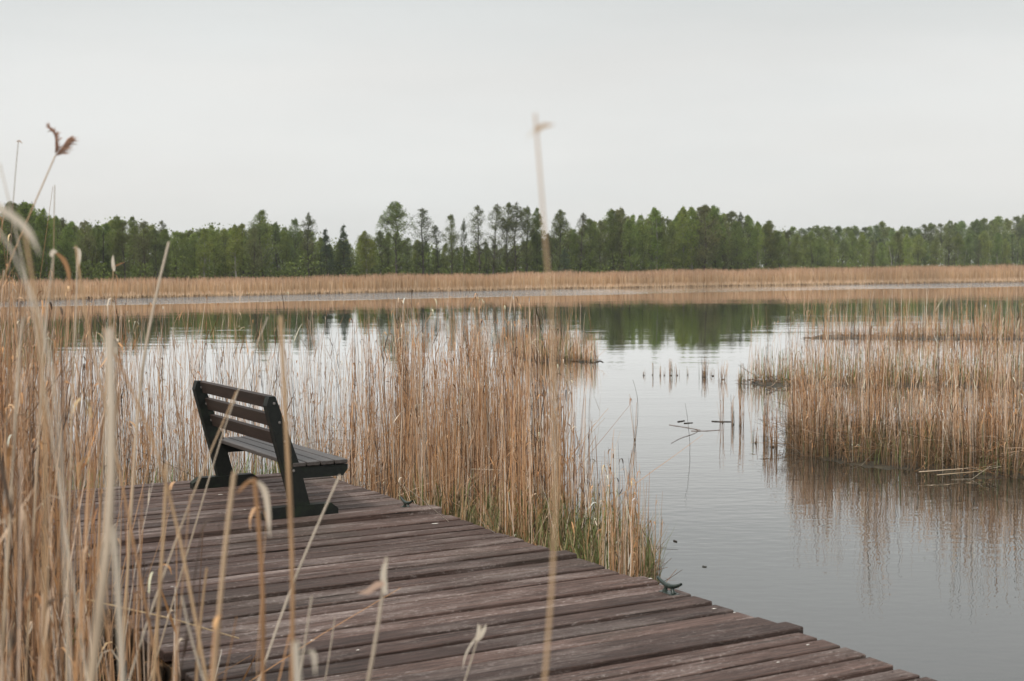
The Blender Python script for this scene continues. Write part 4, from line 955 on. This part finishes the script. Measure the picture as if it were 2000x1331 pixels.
while px < 2090:
    r_ = rnd.random(); z = zone(px)
    kind = 'dense' if r_ < .7 else 'brownish' if r_ < .8 else 'bright' if r_ < .92 else 'open'
    yt = topy(px)+rnd.uniform(2, 18)
    if px > 1540: yt = float(np.interp(px, [1540, 1560, 1620, 1700, 1725, 1750, 1800, 1830, 1900, 1930, 2000, 2100], [445, 443, 440, 446, 434, 444, 440, 433, 433, 427, 423, 424]))+rnd.uniform(-3, 7); kind = 'dense' if r_ < .8 else 'open'
    tree(kind, rnd.randrange(9), px, yt, Dline(px)+rnd.uniform(22, 45)+(90 if px > 1540 else 0), zone=z, row='rear row ', wide=rnd.uniform(.9, 1.25)); nfr += 1
    px += rnd.uniform(15, 25) if px < 1540 else rnd.uniform(11, 18)
for (row, kind, k), lst in BINS.items():
    lst.sort(key=lambda t: t[0])
    for i, (px_, o) in enumerate(lst):
        pos_ = '' if len(lst) == 1 else ', '+(('left', 'right') if len(lst) == 2 else ('left', 'middle', 'right') if len(lst) == 3 else ORD)[min(i, 14)]+('' if len(lst) < 4 else ' from left')
        o['label'] = f'{row}{SHORT[kind]} between {ANCH[k][1][4:]} and {ANCH[k+1][1][4:]}{pos_}'.replace(' row', ' row', 1)
        o['group'] = ('front' if 'front' in row else 'rear')+' row trees of the far wood'
print('TREES', nfr+33)
# undergrowth under the trees and the closed wood behind them
rs = np.random.RandomState(61); fol = MB()
def under(n, dlo, dhi, hfun, size, col):
    px = rs.uniform(-150, 2150, n); D = np.interp(px, [-200, 0, 300, 800, 1380, 1700, 2000, 2200], [200, 232, 290, 340, 365, 470, 545, 590]) + rs.uniform(dlo, dhi, n)
    x = (px-1000)/F*D; u = rs.rand(n); hh = hfun(px, D)*(.75+.25*np.sin(x*.5)+.15*np.sin(x*1.7))
    C = np.stack([x+rs.normal(0, .5, n), D, .1+u*hh], -1)
    g = .8+.35*np.sin(x*.23+D*.4)+rs.normal(0, .2, n); leafquads(fol, rs, C, size, np.asarray(col)*np.clip(g, .6, 1.5)[:, None])
topm = lambda px, D: CAMH + ((534-(px-1000)*.0061) - np.interp(px, tx, ty))/F*D
under(40000, -6, 8, lambda px, D: 6.5+0*px, .40, (.160,.215,.052))
under(80000, 12, 60, lambda px, D: topm(px, D)*.90, .50, (.160,.212,.055))
# stems of the crowded wood
n = 900; px = rs.uniform(-150, 2150, n); D = np.array([Dline(v) for v in px])+rs.uniform(0, 34, n); x = (px-1000)/F*D
hh = topm(px, D)*rs.uniform(.45, .8, n); P = np.stack([np.stack([x, D, np.zeros(n)], -1), np.stack([x+rs.normal(0, .3, n), D, hh*.5], -1), np.stack([x+rs.normal(0, .6, n), D, hh], -1)], 1)
c = np.where((rs.rand(n) < .12)[:, None], np.array([.34,.33,.30]), np.array([.055,.047,.04]))
tubes(fol, P, np.array([.11, .09, .05])[None]*rs.uniform(.6, 1.3, n)[:, None], c, 4)
tag(fol.build('woodland_undergrowth', M_fol), 'tangle of shrubs, saplings and thin stems closing the wood behind the far reeds', 'undergrowth', kind='stuff')

# ------------------------------------------------------------------ thin spring haze over the lake
mb = MB(); box(mb, -3600, 4200, -900, 5600, -3.5, 60)
M_haze = bpy.data.materials.new('thin_haze'); M_haze.use_nodes = True; nt = M_haze.node_tree; nt.nodes.clear()
pv_ = nt.nodes.new('ShaderNodeVolumePrincipled'); pv_.inputs['Color'].default_value = (.92, .95, .96, 1); pv_.inputs['Density'].default_value = .00017; pv_.inputs['Anisotropy'].default_value = .2
mo = nt.nodes.new('ShaderNodeOutputMaterial'); nt.links.new(pv_.outputs[0], mo.inputs['Volume'])
tag(mb.build('haze', M_haze), 'thin even haze over the lake and the far wood', 'haze', kind='stuff')
